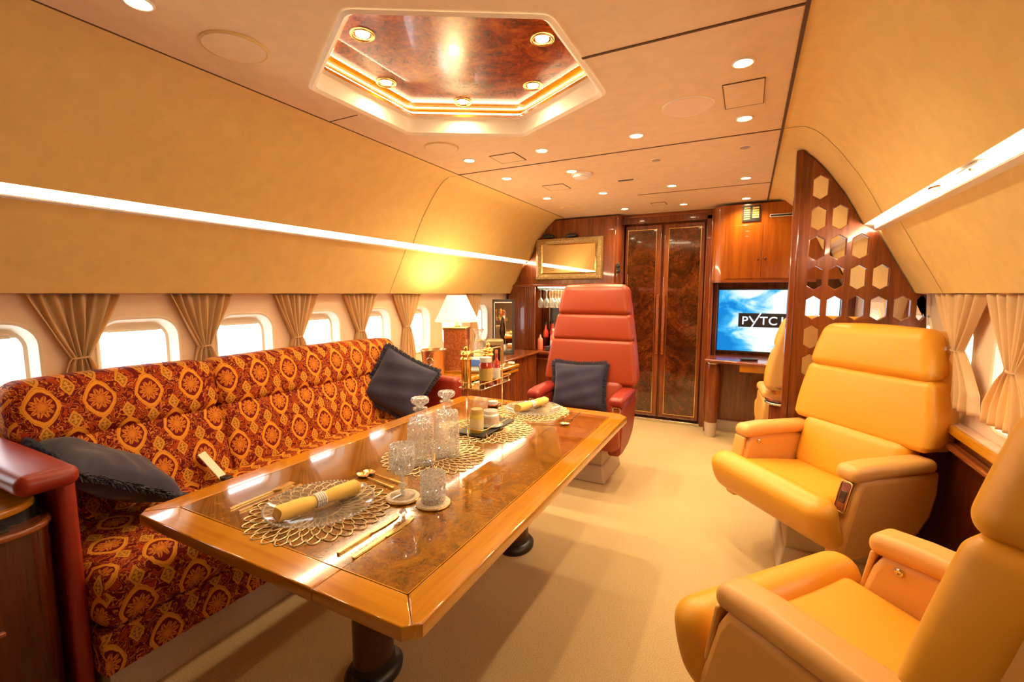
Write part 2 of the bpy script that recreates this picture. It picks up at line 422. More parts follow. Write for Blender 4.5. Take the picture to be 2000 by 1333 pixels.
# ------------------------------------------------------------------ object helpers
def obj(name, vf, m, parent=None, smooth=False, loc=None, rot=None, uv=None, bevel=0, subsurf=0, world=False, angle=None, solid=0):
    if world and parent is not None:
        inv = parent.matrix_basis.inverted(); vf = tr(vf, inv)
    me = me_new(name, vf, uv); o = bpy.data.objects.new(name, me); COL.objects.link(o)
    me.materials.append(M[m] if isinstance(m, str) else m)
    if parent is not None: o.parent = parent
    if loc: o.location = loc
    if rot: o.rotation_euler = rot
    if smooth:
        for p in me.polygons: p.use_smooth = True
        if angle is not None: me.set_sharp_from_angle(angle=math.radians(angle))
    if solid:
        md = o.modifiers.new('thick', 'SOLIDIFY'); md.thickness = solid; md.offset = 0
    if bevel:
        md = o.modifiers.new('bevel', 'BEVEL'); md.width = bevel; md.segments = 3; md.limit_method = 'ANGLE'; md.angle_limit = math.radians(35)
        for p in me.polygons: p.use_smooth = True
        me.set_sharp_from_angle(angle=math.radians(35))
    if subsurf:
        md = o.modifiers.new('sub', 'SUBSURF'); md.levels = subsurf; md.render_levels = subsurf
    return o
def tag(o, label, cat, group=None, kind=None):
    if label: o['label'] = label
    if cat: o['category'] = cat
    if group: o['group'] = group
    if kind: o['kind'] = kind
    return o
def thing(name, label, cat, loc=(0, 0, 0), rotz=0, group=None):
    o = bpy.data.objects.new(name, None); COL.objects.link(o); o.location = loc; o.rotation_euler = (0, 0, rotz); o.empty_display_size = 0.05
    o.matrix_basis = Matrix.Translation(loc) @ Matrix.Rotation(rotz, 4, 'Z')
    return tag(o, label, cat, group)
def struct(name, vf, m, **k):
    o = obj(name, vf, m, **k)
    if o.parent is None: o['kind'] = 'structure'
    return o
def dup(root, loc, rotz, label=None, group=None):
    r = root.copy(); COL.objects.link(r); r.matrix_basis = Matrix.Translation(loc) @ Matrix.Rotation(rotz, 4, 'Z')
    if label: r['label'] = label
    if group: r['group'] = group
    for ch in list(root.children):
        c = ch.copy(); COL.objects.link(c); c.parent = r
        for g in list(ch.children):
            d = g.copy(); COL.objects.link(d); d.parent = c
    return r

# ================================================================== THE CABIN
CX = -0.845; Y0, Y1 = -2.4, 4.96; ZC = 2.15
# ---- hexagonal coffer opening
HC = (-1.066, 1.605); HR = 0.577
def hexpts(r, c=HC): return [(c[0] + r * math.cos(PI / 6 + k * PI / 3), c[1] + r * math.sin(PI / 6 + k * PI / 3)) for k in range(6)]
def round_poly(P, r, n=4):
    out = []; L = len(P)
    for i in range(L):
        p = Vector(P[i]); a = (Vector(P[i - 1]) - p).normalized(); b = (Vector(P[(i + 1) % L]) - p).normalized()
        ang = a.angle(b); d = r / math.tan(ang / 2); s = p + a * d; e = p + b * d
        for k in range(n + 1):
            t = k / n; q = s * (1 - t) ** 2 + p * 2 * t * (1 - t) + e * t * t; out.append((q.x, q.y))
    return out
floor = struct('floor', box(CX - 1.72, CX + 1.72, Y0, Y1, -0.05, 0), 'carpet')
jl, jr = CX - 0.955, CX + 0.955
ceil = struct('ceiling', plate([(jl, Y0), (jr, Y0), (jr, Y1), (jl, Y1)], [round_poly(hexpts(HR + 0.012), 0.05)], 0.03, M4=at(Matrix(), z=ZC + 0.015)), 'suede_ceil')
# side panels, cove and window walls
UP = [(0.955, 2.150), (1.045, 2.148), (1.09, 2.125), (1.135, 2.085), (1.195, 2.014), (1.28, 1.890), (1.33, 1.80), (1.375, 1.708)]
LOW = [(1.442, 1.672), (1.52, 1.520), (1.575, 1.42), (1.615, 1.342), (1.70, 1.345)]
def panel(prof, s, y0, y1, t=0.02):
    rows = []
    pts = prof
    for y in (y0, y1): rows.append([(CX + s * u, y, z) for u, z in pts])
    back = [[(CX + s * (u + t), y, z + t * 0.6) for u, z in reversed(pts)] for y in (y0, y1)]
    rows = [rows[0] + back[0], rows[1] + back[1]]
    V, F = sheet(rows, closed=True); n = len(rows[0]); F += [tuple(range(n)), tuple(reversed(range(n, 2 * n)))]
    return V, F
for side, s in (('left', -1), ('right', 1)):
    wall = struct('wall_' + side, plate([(Y0, -0.02), (Y1, -0.02), (Y1, 1.345), (Y0, 1.345)],
                  [rrect(yc, 1.03, 0.32, 0.385, 0.09) for yc in ([0.073 + 0.508 * k for k in range(0, 9)] if s < 0 else [0.153 + 0.508 * k for k in range(1, 9)])],
                  0.012, M4=at(YZ, x=CX + s * 1.69)), 'sidewall')
    up = struct('upper_panel', panel(UP, s, Y0, Y1), 'suede', parent=wall, smooth=True, angle=40)
    lo = struct('lower_panel', panel(LOW, s, Y0, Y1), 'suede', parent=wall, smooth=True, angle=40)
    # cove: a soffit between the two panels, the glowing strip in it
    cv = struct('cove_soffit', panel([(1.375, 1.708), (1.428, 1.704), (1.438, 1.704), (1.442, 1.672)], s, Y0, Y1, 0.012), 'cream', parent=wall)
    stp = thing('strip_light', 'long glowing warm white light strip along the %s wall panels' % side, 'light strip', (CX + s * 1.405, (Y0 + Y1) / 2, 1.69))
    L_ = (Y1 - Y0 - 0.5) if s < 0 else (3.04 - Y0)
    yc = (Y0 + 4.70 - Y0) / 2
    ya, yb = .45, (4.70 if s < 0 else 3.03)
    q = [(1.414, 1.6995), (1.416, 1.678), (1.436, 1.678), (1.433, 1.6995)]
    rows = [[(CX + s * u, y, z - 0.004) for u, z in q] for y in (ya, yb)]
    V, F = sheet(rows, closed=True); F += [(0, 1, 2, 3), (7, 6, 5, 4)]
    obj('diffuser', (V, F), 'strip', stp, world=True)
    q2 = [(1.408, 1.6795), (1.409, 1.673), (1.445, 1.671), (1.442, 1.679)]
    rows = [[(CX + s * u, y, z - 0.003) for u, z in q2] for y in (ya, yb)]
    V, F = sheet(rows, closed=True); F += [(0, 1, 2, 3), (7, 6, 5, 4)]
    obj('rail', (V, F), 'white_plastic', stp, world=True)  # added below the diffuser to shield the lower panel from its light
    if s < 0:
        obj('perforations', merge(*[box(CX - 1.4135, CX - 1.4115, .62 + k * .022, .627 + k * .022, 1.686, 1.691) for k in range(56)]), 'grey', stp, world=True)

rl = thing('reading_light', 'lit oval reading light in the right cove above the near windows', 'ceiling light', (CX + 1.398, 2.09, 1.7025))
rl.rotation_euler = (0, 0, 0)
obj('bezel', tr(lathe([(.020, .001), (.023, -.006), (.027, -.005), (.028, .001)], 24, cap=False), Matrix.Diagonal((.7, 1.5, 1, 1))), 'gold', rl, smooth=True)
obj('lens', tr(lathe([(.0001, -.003), (.018, -.003), (.020, .001)], 24, cap=False), Matrix.Diagonal((.7, 1.5, 1, 1))), 'lamp_face', rl, smooth=True)
sp0 = thing('service_panel', 'small recessed service panel in the right cove soffit', 'panel', (CX + 1.400, 1.80, 1.7015))
obj('cover', mv(rbox(.034, .15, .006, .002), 0, 0, -.002), 'white_plastic', sp0, smooth=True); obj('air_nozzle', lathe([(.012, -.004), (.010, -.012), (.004, -.012), (.004, -.006)], 16, cap=False), 'grey', sp0, smooth=True)
bulk = struct('wall_far', box(CX - 1.72, CX + 1.72, Y1 - 0.01, Y1 + 0.03, -0.02, 2.19), 'mahogany')
struct('wall_near', box(CX - 1.72, CX + 1.72, Y0 - 0.03, Y0, -0.02, 2.19), 'suede')
# trims: ceiling joints
tn = 0
def trim(vf, m='seam'):
    global tn; tn += 1; return struct('trim_%d' % tn, vf, m)
trim(box(jr - 0.006, jr + 0.006, Y0, 4.62, ZC - 0.004, ZC + 0.002))
trim(box(jl - 0.003, jl + 0.003, Y0, 4.70, ZC - 0.002, ZC + 0.002))
trim(box(-0.56, jr, 1.586, 1.596, ZC - 0.003, ZC + 0.001))
trim(box(-1.80, jr, 2.687, 2.695, ZC - 0.003, ZC + 0.001))
trim(box(-0.85, jr, 3.90, 3.906, ZC - 0.003, ZC + 0.001))
trim(box(jl, -1.62, 1.60, 1.604, ZC - 0.002, ZC + 0.001))
for s, ys in ((-1, (2.70,)), (1, (2.69,))):
    for y in ys:
        for prof in (UP, LOW[:4]):
            rows = [[(CX + s * (u - 0.0012), yy, z - 0.001) for u, z in prof] for yy in (y - 0.002, y + 0.002)]
            trim(sheet(rows))
# baseboards
struct('baseboard_left', box(CX - 1.69, CX - 1.67, Y0, Y1, 0, 0.10), 'skirt')
struct('baseboard_right', box(CX + 1.67, CX + 1.69, Y0, Y1, 0, 0.10), 'skirt')

# ---- windows
wn = 0
def window(s, yc):
    global wn; wn += 1
    X = CX + s * 1.69
    root = struct('window_%d' % wn, merge(*[(lambda a, b, xa, xb: sheet([[(xa, p[0], p[1]) for p in a], [(xb, p[0], p[1]) for p in b]], closed=True))(
        rrect(yc, 1.03, wa, ha, ra), rrect(yc, 1.03, wb, hb, rb), X + s * xa, X + s * xb)
        for wa, ha, ra, wb, hb, rb, xa, xb in (
            (.345, .41, .10, .335, .40, .095, -.006, -.014), (.335, .40, .095, .318, .383, .09, -.014, -.010),
            (.318, .383, .09, .285, .345, .08, -.010, .045), (.285, .345, .08, .262, .322, .07, .045, .050),
            (.262, .322, .07, .255, .315, .07, .050, .085))]), 'cream', smooth=True, angle=50)
    obj('pane', plate(rrect(yc, 1.03, .262, .322, .07), [], 0.004, M4=at(YZ, x=X + s * .075)), 'pane', root)
    sh = obj('window_shade', box(X + s * .052, X + s * .056, yc - .135, yc + .135, 1.165, 1.20), 'cream', root, bevel=.001)
    obj('shade_grip', rbox(0.010, 0.20, 0.012, 0.005), 'cream', root, loc=(X + s * .050, yc, 1.168), smooth=True)
    pl = light('window_portal', 'AREA', (X + s * .10, yc, 1.03), 1, size=.27, size_y=.33, rot=(PI / 2, 0, PI / 2 if s < 0 else -PI / 2))
    pl.rotation_euler = (0, s * PI / 2, 0)
    pl.data.size = .33; pl.data.size_y = .27
    pl.data.cycles.is_portal = True
    return root
for k in range(0, 9):
    window(-1, 0.073 + 0.508 * k)
for k in range(1, 9):
    window(1, 0.153 + 0.508 * k)

# ---- curtains
def curtain_mesh(wt, wtie, wb, zt, ztie, zb, seed, tilt=0.0, npl=7, depth=0.022, tie=0.0):
    rnd = random.Random(seed); ph = [rnd.uniform(-.5, .5) for _ in range(npl + 1)]; am = [rnd.uniform(.6, 1.3) for _ in range(npl + 1)]
    rows = []; R = 30; Cn = npl * 10
    for i in range(R + 1):
        t = i / R; z = zt + (zb - zt) * t; tt = (zt - ztie) / (zt - zb)
        if t < tt:
            f = t / tt; w_ = wt + (wtie - wt) * (f ** 1.15); off = tie * f
        else:
            f = (t - tt) / (1 - tt); w_ = wtie + (wb - wtie) * min(1, f * 1.5) ** 0.7; off = tie + tilt * f
        sq = 1 - abs(t - tt) / max(tt, 1 - tt)
        row = []
        for j in range(Cn + 1):
            u = j / Cn; k = u * npl
            d = depth * am[min(int(k), npl)] * (0.55 + 0.45 * (1 - sq * .6)) * math.cos(2 * PI * k + ph[int(k) % npl] * sq * .6)
            row.append((d, (u - 0.5) * w_ + off + 0.004 * math.sin(k * 3 + i * .3), z))
        rows.append(row)
    return sheet(rows)
def curtain(s, yc, wt, label, seed, wb=.17, zb=.72, ztie=1.07, tilt=0.0, X=None, tie=0.0):
    X = X if X is not None else CX + s * 1.662
    c = thing('curtain', label, 'curtain', (X, yc, 0), 0, 'curtains on the %s wall' % ('left' if s < 0 else 'right'))
    obj('fabric', curtain_mesh(wt, .055, wb, 1.337, ztie, zb, seed, tilt, tie=tie), 'curtain', c, smooth=True, solid=.0025)
    ring = [(0.019 * math.cos(a), tie + 0.032 * math.sin(a), ztie + .003 * math.sin(a)) for a in [2 * PI * i / 20 for i in range(20)]]
    obj('tieback', tube(ring, 0.0045, 6, True), 'curtain', c, smooth=True)
    return c
names = ['beige tied curtain between the two windows nearest the sofa left arm', 'beige tied curtain behind the seam of the two sofa back cushions',
         'beige tied curtain behind the middle of the right sofa back cushion', 'beige tied curtain behind the right end of the sofa back',
         'beige tied curtain beside the copper ice bucket', 'beige tied curtain between the lamp shade and the glass vase']
for (yc, wt), nm, k in zip([(.86, .30), (1.36, .30), (1.91, .30), (2.44, .31), (2.95, .34), (4.0, .26)], names, range(6)):
    curtain(-1, yc, wt, nm, 10 + k)
curtain(1, 2.60, .48, 'beige tied curtain hanging beside the hexagon partition', 31, wb=.38, zb=.868, ztie=1.10, tilt=-.03, X=CX + 1.64, tie=-.04)
curtain(1, 2.08, .44, 'beige tied curtain at the right edge behind the near tan chair', 34, wb=.34, zb=.875, ztie=1.08, X=CX + 1.64)
curtain(1, 3.55, .40, 'beige tied curtain seen through the lowest holes of the partition', 38, wb=.3, zb=.875, ztie=1.08, X=CX + 1.64)

# ---- ceiling coffer
cof = thing('ceiling_coffer', 'hexagonal recessed ceiling coffer with cream rim and glossy burl panel', 'ceiling coffer', (HC[0], HC[1], ZC))
def hexring(r0, z0, r1, z1, rr0=.05, rr1=.05):
    a = round_poly(hexpts(r0, (0, 0)), rr0); b = round_poly(hexpts(r1, (0, 0)), rr1)
    return sheet([[(p[0], p[1], z0) for p in a], [(p[0], p[1], z1) for p in b]], closed=True)
obj('rim', merge(hexring(HR + .020, -.004, HR + .006, -.010, .055, .05), hexring(HR + .006, -.010, HR - .010, 0.0), hexring(HR - .010, 0, HR - .020, .062),
                 hexring(HR - .020, .062, HR - .045, .068, .05, .03)), 'cream', cof, smooth=True, angle=45)
obj('wood_band', merge(hexring(HR - .045, .068, HR - .047, .080, .03, .03), hexring(HR - .047, .080, HR - .020, .080, .03, .03), hexring(HR - .02, .08, HR - .02, .098, .03, .03)), 'gold_wood_x', cof)
obj('cove_glow', hexring(HR - .024, .083, HR - .024, .094, .03, .03), emit('coffer_glow', (1, .80, .48), 10), cof)
obj('inner_frame', merge(hexring(HR - .02, .104, HR - .075, .118, .02, .02), hexring(HR - .02, .098, HR - .02, .106, .03, .02)), 'gold_wood_x', cof)
obj('burl_panel', plate(hexpts(HR - .07, (0, 0)), [], .008, M4=at(Matrix(), z=.122)), 'ceilburl', cof)

# ---- downlights
def downlight(x, y, z, label, lit=True, rad=.036, cat='ceiling light', power=9, parent=None, recess=False, group='recessed downlights in the ceiling'):
    t = thing('downlight', label, cat, (x, y, z), 0, group)
    obj('trim_ring', lathe([(rad * .80, .002), (rad * .82, -.004), (rad * .95, -.006), (rad * 1.05, -.003), (rad * 1.06, .001)], 28, cap=False), 'gold' if recess else 'cream', t, smooth=True)
    if recess:
        obj('reflector', lathe([(rad * .80, 0), (rad * .6, .0035)], 28, cap=False), 'gold', t, smooth=True)
        obj('lens', lathe([(0.0001, -.002), (rad * .55, -.002), (rad * .6, .002)], 28, cap=False), 'lamp_face', t)
    else:
        obj('lens', lathe([(0.0001, -.004), (rad * .70, -.0035), (rad * .82, -.001)], 28, cap=False), 'lamp_face', t)
    light('spot', 'SPOT', (0, 0, -.015), power, size=.03, parent=t, angle=2.6, blend=.8)
    return t
colsn = {-1.55: 'far left', -1.08: 'second from left', -.55: 'third from left', -.055: 'far right'}
grid = [(-1.55, .73, 'top left corner of the picture'), (-.055, 1.875, 'row beside the coffer'), (-.055, 2.45, 'row just beyond the coffer'), (-.55, 2.455, 'row just beyond the coffer'),
        (-1.08, 2.456, 'row just beyond the coffer'), (-1.55, 2.43, 'row just beyond the coffer'),
        (-1.55, 2.92, 'row of the smoke detector'), (-1.08, 2.95, 'row of the smoke detector'), (-1.56, 3.67, 'row second from the bulkhead'), (-1.08, 3.69, 'row second from the bulkhead'),
        (-.55, 3.68, 'row second from the bulkhead'), (-.055, 3.68, 'row second from the bulkhead'), (-1.09, 4.46, 'row nearest the bulkhead'), (-.56, 4.47, 'row nearest the bulkhead'), (-.055, 4.45, 'row nearest the bulkhead')]
def colname(x): return colsn[min(colsn, key=lambda k: abs(k - x))]
for x, y, rn in grid:
    downlight(x, y, ZC - .001, power=(3 if y < 1 else 13 if y < 2.5 else 16), label= 'lit round ceiling downlight, %s, %s column' % (rn, colname(x)))
cl = [('left', 180), ('far left', 120), ('far right', 60), ('right', 0), ('near right', -60), ('near left', -120)]
cn = ['lit downlight at the left corner of the burl coffer', 'lit downlight in the coffer, far left, above the golden frame', 'lit downlight in the coffer, far right',
      'lit downlight at the right corner of the burl coffer', 'lit downlight in the coffer at the near edge, mostly cut off', 'lit downlight in the coffer at the near left']
COFC = (-1.090, 1.625)
for (nm, a), lb in zip(cl, ['lit downlight in the burl coffer, lower of the two at its left side', 'lit downlight in the burl coffer at the middle of its far edge',
                            'lit downlight in the burl coffer, lower of the two at its right side', 'lit downlight in the burl coffer, upper of the two at its right side',
                            'lit downlight in the burl coffer mostly hidden by the near rim', 'lit downlight in the burl coffer, upper of the two at its left side']):
    downlight(COFC[0] + .375 * math.cos(math.radians(a)), COFC[1] + .375 * math.sin(math.radians(a)), ZC + .117, lb, rad=.042, power=4, recess=True, group='downlights in the coffer')

# ---- speakers, hatches, detectors on the ceiling
def disc_thing(name, label, cat, x, y, r, m='suede_ceil', h=.006, group=None):
    t = thing(name, label, cat, (x, y, ZC), 0, group)
    obj('grille', lathe([(0.0001, -h), (r * .94, -h), (r * .97, -h * .5)], 40, cap=False), m, t, smooth=True, angle=30)
    obj('rim', lathe([(r * .97, .001), (r * .97, -h * .7), (r * 1.0, -h * .9), (r * 1.02, .0)], 40, cap=False), 'suede' if m == 'suede_ceil' else 'cream', t, smooth=True)
    return t
disc_thing('ceiling_speaker', 'large round flush ceiling speaker left of the coffer', 'speaker', -1.546, .996, .098, group='ceiling speakers')
disc_thing('ceiling_speaker', 'pinkish round ceiling speaker beside the square hatch', 'speaker', -.273, 2.19, .105, 'sidewall', group='ceiling speakers')
disc_thing('ceiling_speaker', 'round flush ceiling speaker below the coffer on the left joint', 'speaker', -1.56, 2.16, .095, group='ceiling speakers')
disc_thing('ceiling_speaker', 'faint round ceiling speaker near the bulkhead left corner', 'speaker', -1.55, 4.20, .095, group='ceiling speakers')
disc_thing('ceiling_speaker', 'faint round ceiling speaker near the bulkhead by the right joint', 'speaker', -.07, 4.15, .095, group='ceiling speakers')
disc_thing('ceiling_nozzle', 'small dark round nozzle in the ceiling nearer the right joint', 'nozzle', -.056, 2.92, .028, 'grey', group='ceiling nozzles')
disc_thing('ceiling_nozzle', 'small dark round nozzle in the ceiling at mid width', 'nozzle', -.538, 2.944, .028, 'grey', group='ceiling nozzles')
sd = thing('smoke_detector', 'white round smoke detector on the ceiling beside a downlight', 'smoke detector', (-1.05, 3.06, ZC))
obj('housing', lathe([(.0001, -.028), (.045, -.028), (.055, -.022), (.058, -.012), (.066, -.010), (.068, 0)], 32, cap=False), 'white_plastic', sd, smooth=True, angle=40)
obj('vent_ring', lathe([(.052, -.0245), (.054, -.0245), (.054, -.021), (.052, -.021)], 32, cap=False), 'grey', sd)
v = tag(obj('slot_vent', rbox(.11, .018, .008, .003), 'darkgrey', loc=(-.82, 3.36, ZC - .001), smooth=True), 'small dark slot vent in the ceiling', 'vent')
def hatch(x0, x1, y0, y1, label):
    t = thing('ceiling_hatch', label, 'hatch', ((x0 + x1) / 2, (y0 + y1) / 2, ZC), 0, 'square ceiling hatches')
    a, b = (x1 - x0) / 2, (y1 - y0) / 2
    obj('cover', box(-a, a, -b, b, -.003, .002), 'suede_ceil', t)
    obj('gap_line', merge(box(-a - .002, a + .002, b, b + .003, -.0035, .001), box(-a - .002, a + .002, -b - .003, -b, -.0035, .001), box(-a - .003, -a, -b, b, -.0035, .001), box(a, a + .003, -b, b, -.0035, .001)), 'seam', t)
hatch(-.127, .016, 2.04, 2.293, 'square hatch outlined in the ceiling near the right joint')
hatch(-1.40, -1.24, 2.42, 2.58, 'faint square hatch in the ceiling below the coffer')
hatch(-1.42, -1.26, 3.25, 3.42, 'faint square hatch in the ceiling by the left downlight column')
hatch(-.82, -.70, 4.30, 4.42, 'faint small hatch in the ceiling in front of the bulkhead')

# ================================================================== BULKHEAD
# double door
dr = struct('door_1', box(-1.19, -.385, 4.915, 4.95, .03, 2.06), 'mahogany')
def hullx(z, s):
    P = UP + LOW[:4]
    for (u0, z0), (u1, z1) in zip(P, P[1:]):
        if z0 >= z >= z1: return CX + s * (u0 + (u1 - u0) * (z0 - z) / max(z0 - z1, 1e-6))
    return CX + s * 1.68
obj('door_frame', merge(box(-1.235, -1.185, 4.86, 4.95, 0, 2.10), box(-.39, -.335, 4.86, 4.95, 0, 2.10), box(-1.235, -.335, 4.86, 4.95, 2.055, 2.13)), 'mahogany', dr, bevel=.006)
for (a, b, nm) in ((-1.180, -.808, 'l'), (-.790, -.400, 'r')):
    lf = obj('door_leaf', box(a, b, 4.885, 4.916, .045, 2.045), 'mahogany', dr, bevel=.012)
    obj('burl_panel', box(a + .035, b - .055 if nm == 'l' else b - .035, 4.880, 4.886, .09, 1.995) if nm == 'l' else box(a + .055, b - .04, 4.880, 4.886, .09, 1.985), 'doorburl', lf)
    x0, x1 = (a + .035, b - .055) if nm == 'l' else (a + .055, b - .04)
    obj('gold_inlay', merge(box(x0 - .006, x0, 4.877, 4.886, .084, 2.0), box(x1, x1 + .006, 4.877, 4.886, .084, 2.0), box(x0, x1, 4.877, 4.886, 1.99, 1.996), box(x0, x1, 4.877, 4.886, .084, .090)), 'gold', lf)
    hx = b - .018 if nm == 'l' else a + .022
    obj('door_handle', rbox(.028, .035, .62, .012, deform=lambda v: (v[0], v[1] * (1 - .25 * abs(v[2]) / .31), v[2])), 'mahogany_y', lf, loc=(hx, 4.865, 1.02), smooth=True)
obj('threshold', box(-1.20, -.38, 4.84, 4.95, .0, .03), 'steel', dr, bevel=.004)
struct('trim_31', box(-1.24, -.30, 4.84, 4.96, 2.115, 2.15), 'mahogany_x', bevel=.008)

# bar cabinet on the left of the door
bar = thing('bar_cabinet', 'tall mahogany bar cabinet with an open lit niche left of the door', 'cabinet', (-1.8, 4.8, 0))
YB = 4.709
hull_l = [(hullx(z, -1) + .006, z) for z in (2.135, 2.10, 2.05, 1.98, 1.90, 1.82, 1.74, 1.69, 1.62, 1.55, 1.48, 1.435)]
obj('header', plate([(-1.235, 2.137)] + hull_l + [(-1.235, 1.435)], [], .235, bevel=.01, M4=at(XZ, y=YB + .118)), 'mahogany', bar, world=True, smooth=True, angle=40)
cr = [(-1.235 + .0 + .05 * math.sin(a), YB + .05 - .05 * math.cos(a)) for a in [PI / 2 * i / 8 for i in range(9)]]
obj('rounded_corner', sheet([[(p[0], p[1], z) for p in cr] + [(-1.185, 4.95, z)] for z in (1.435, 2.137)]), 'mahogany', bar, world=True, smooth=True)
obj('ledge', rbox(1.26, .04, .03, .01), 'mahogany_x', bar, world=False, loc=(-1.84 + 1.8, YB - 4.8, 1.43), smooth=True)
obj('side_panel', box(-2.48, -2.27, YB, 4.94, .68, 1.435), 'mahogany', bar, world=True)
tb = []
for i in range(6):
    tb.append(mv(rbox(.0235, .026, .72, .0115, 3, 1), -2.262 + i * .0225, YB + .003, 1.062))
obj('tambour_door', merge(*tb), 'mahogany', bar, world=True, smooth=True)
obj('side_wall', box(-1.30, -1.185, YB, 4.94, 0, 1.435), 'mahogany', bar, world=True)
obj('niche_back', box(-2.14, -1.30, 4.925, 4.935, .70, 1.42), 'mirror', bar, world=True)
obj('niche_floor', box(-2.14, -1.30, YB + .01, 4.93, .69, .705), 'mahogany_x', bar, world=True)
obj('niche_light', box(-2.12, -1.32, YB + .03, YB + .045, 1.405, 1.418), emit('niche_glow', (1, .75, .4), 14), bar, world=True)
light('niche_lamp', 'AREA', (-1.72, 4.80, 1.39), 5, size=.7, size_y=.1)
obj('glass_rail', merge(tube([(-2.13, 4.76, 1.39), (-1.32, 4.76, 1.39)], .004), tube([(-2.13, 4.86, 1.39), (-1.32, 4.86, 1.39)], .004)), 'black', bar, world=True)
obj('lower_front', box(-2.48, -1.30, YB + .02, 4.94, 0, .66), 'mahogany', bar, world=True)
obj('counter', rbox(1.16, .34, .035, .012), 'mahogany_x', bar, loc=(-1.87 + 1.8, 4.79 - 4.8, .685), smooth=True)
obj('panel_molding', merge(box(-2.20, -1.34, YB + .012, YB + .022, .60, .61), box(-2.20, -2.19, YB + .012, YB + .022, .05, .61)), 'gold_wood_x', bar, world=True)

def stem_glass(hang=True):
    return lathe([(.0001, 0), (.033, 0), (.034, -.002), (.006, -.006), (.0035, -.02), (.0035, -.085), (.010, -.095), (.026, -.115), (.034, -.145), (.033, -.18), (.028, -.205), (.027, -.205), (.032, -.18), (.033, -.146), (.025, -.117), (.006, -.098)], 20, cap=False)
g0 = None
gl = ['first stem glass hanging at the left end of the bar niche rail', 'second stem glass hanging in the bar niche', 'third stem glass hanging in the bar niche', 'stem glass hanging in the bar niche nearest the red chair']
for i, lb in enumerate(gl):
    g = obj('wine_glass', stem_glass(), 'glass', loc=(-2.105 + i * .072, 4.79, 1.385), smooth=True, solid=0) if g0 is None else g0.copy()
    if g0 is None: g0 = g
    else: COL.objects.link(g); g.location = (-2.105 + i * .072, 4.79, 1.385)
    tag(g, lb, 'wine glass', 'stem glasses hanging in the bar niche')
def bottle(name, label, x, y, z, h, r, body, cap, group=None, lab='label_white', neck=.35):
    t = thing(name, label, 'bottle', (x, y, z), 0, group)
    obj('bottle_body', lathe([(.0001, 0), (r * .95, 0), (r, .004), (r, h * (.95 - neck)), (r * .8, h * (1.02 - neck)), (r * .36, h * (1.10 - neck)), (r * .33, h * .93)], 24), body, t, smooth=True, angle=50)
    obj('cap', lathe([(r * .38, h * .90), (r * .38, h)], 16), cap, t, smooth=True, angle=40)
    obj('paper_label', lathe([(r * 1.012, h * .12), (r * 1.012, h * .45)], 24, cap=False), lab, t, smooth=True)
    return t
gb = 'bottles in the bar niche'
bottle('liquor_bottle', 'pink bottle at the front left of the bar niche', -2.095, 4.76, .705, .19, .032, 'pinkdrink', 'black', gb, 'pinkdrink')
bottle('liquor_bottle', 'tall dark bottle with black neck behind the pink bottle', -2.068, 4.85, .705, .31, .034, 'redglass', 'black', gb, 'amber')
bottle('liquor_bottle', 'second tall dark bottle with black neck in the bar niche', -1.988, 4.872, .705, .33, .034, 'redglass', 'black', gb, 'redglass')
bottle('liquor_bottle', 'red bottle with a white label in the bar niche', -1.955, 4.80, .705, .24, .036, 'pinkdrink', 'white', gb)
bottle('liquor_bottle', 'amber bottle with a white label next to the red chair back', -1.86, 4.82, .705, .22, .036, 'amber', 'black', gb)
tag(obj('bar_tray', rbox(.30, .10, .045, .01), 'darkgrey', loc=(-1.86, 4.74, .728), smooth=True), 'low dark box standing in front of the niche bottles', 'box')

# framed mirror
mf = thing('framed_mirror', 'ornate antique gold framed mirror hung over the bar niche', 'mirror', (-1.74, YB - .025, 1.715))
mf.rotation_euler = (0, 0, 0)
W2, H2 = .375, .225
def frame_ring(w0, h0, w1, h1, y0, y1):
    a = [(-w0, y0, -h0), (w0, y0, -h0), (w0, y0, h0), (-w0, y0, h0)]; b = [(-w1, y1, -h1), (w1, y1, -h1), (w1, y1, h1), (-w1, y1, h1)]
    return sheet([a, b], closed=True)
obj('outer_frame', merge(frame_ring(W2, H2, W2 - .01, H2 - .01, .02, -.03), frame_ring(W2 - .01, H2 - .01, W2 - .035, H2 - .035, -.03, -.035), frame_ring(W2 - .035, H2 - .035, W2 - .065, H2 - .065, -.035, -.012)), 'antique', mf)
beads = []
for i in range(44):
    for sz in (-1, 1): beads.append(mv(lathe([(.0001, -.006), (.0055, 0), (.0001, .006)], 6), -W2 + .03 + i * (2 * W2 - .06) / 43, -.034, sz * (H2 - .02)))
for i in range(26):
    for sx in (-1, 1): beads.append(mv(lathe([(.0001, -.006), (.0055, 0), (.0001, .006)], 6), sx * (W2 - .02), -.034, -H2 + .03 + i * (2 * H2 - .06) / 25))
obj('beading', merge(*beads), 'antique', mf, smooth=True)
obj('inner_frame', frame_ring(W2 - .065, H2 - .065, W2 - .078, H2 - .078, -.016, -.006), 'gold', mf)
obj('mirror_glass', box(-W2 + .07, W2 - .07, -.006, -.003, -H2 + .07, H2 - .07), 'mirror', mf)
tag(obj('small_camera', merge(mv(rbox(.09, .05, .045, .015), -1.985, YB - .03, 1.965), mv(rbox(.05, .03, .03, .01), -1.93, YB - .03, 1.957)), 'black', smooth=True), 'small black device on the top left of the mirror frame', 'device')
tag(obj('small_device', mv(rbox(.12, .05, .035, .014, deform=lambda v: (v[0], v[1], v[2] * (1.2 - abs(v[0]) * 6))), -1.70, YB - .03, 1.958), 'black', smooth=True), 'small black device on the middle of the mirror frame', 'device')
sc = thing('wall_hook', 'dark metal figure hook on the corner beside the door', 'hook', (-1.205, 4.705, 1.60))
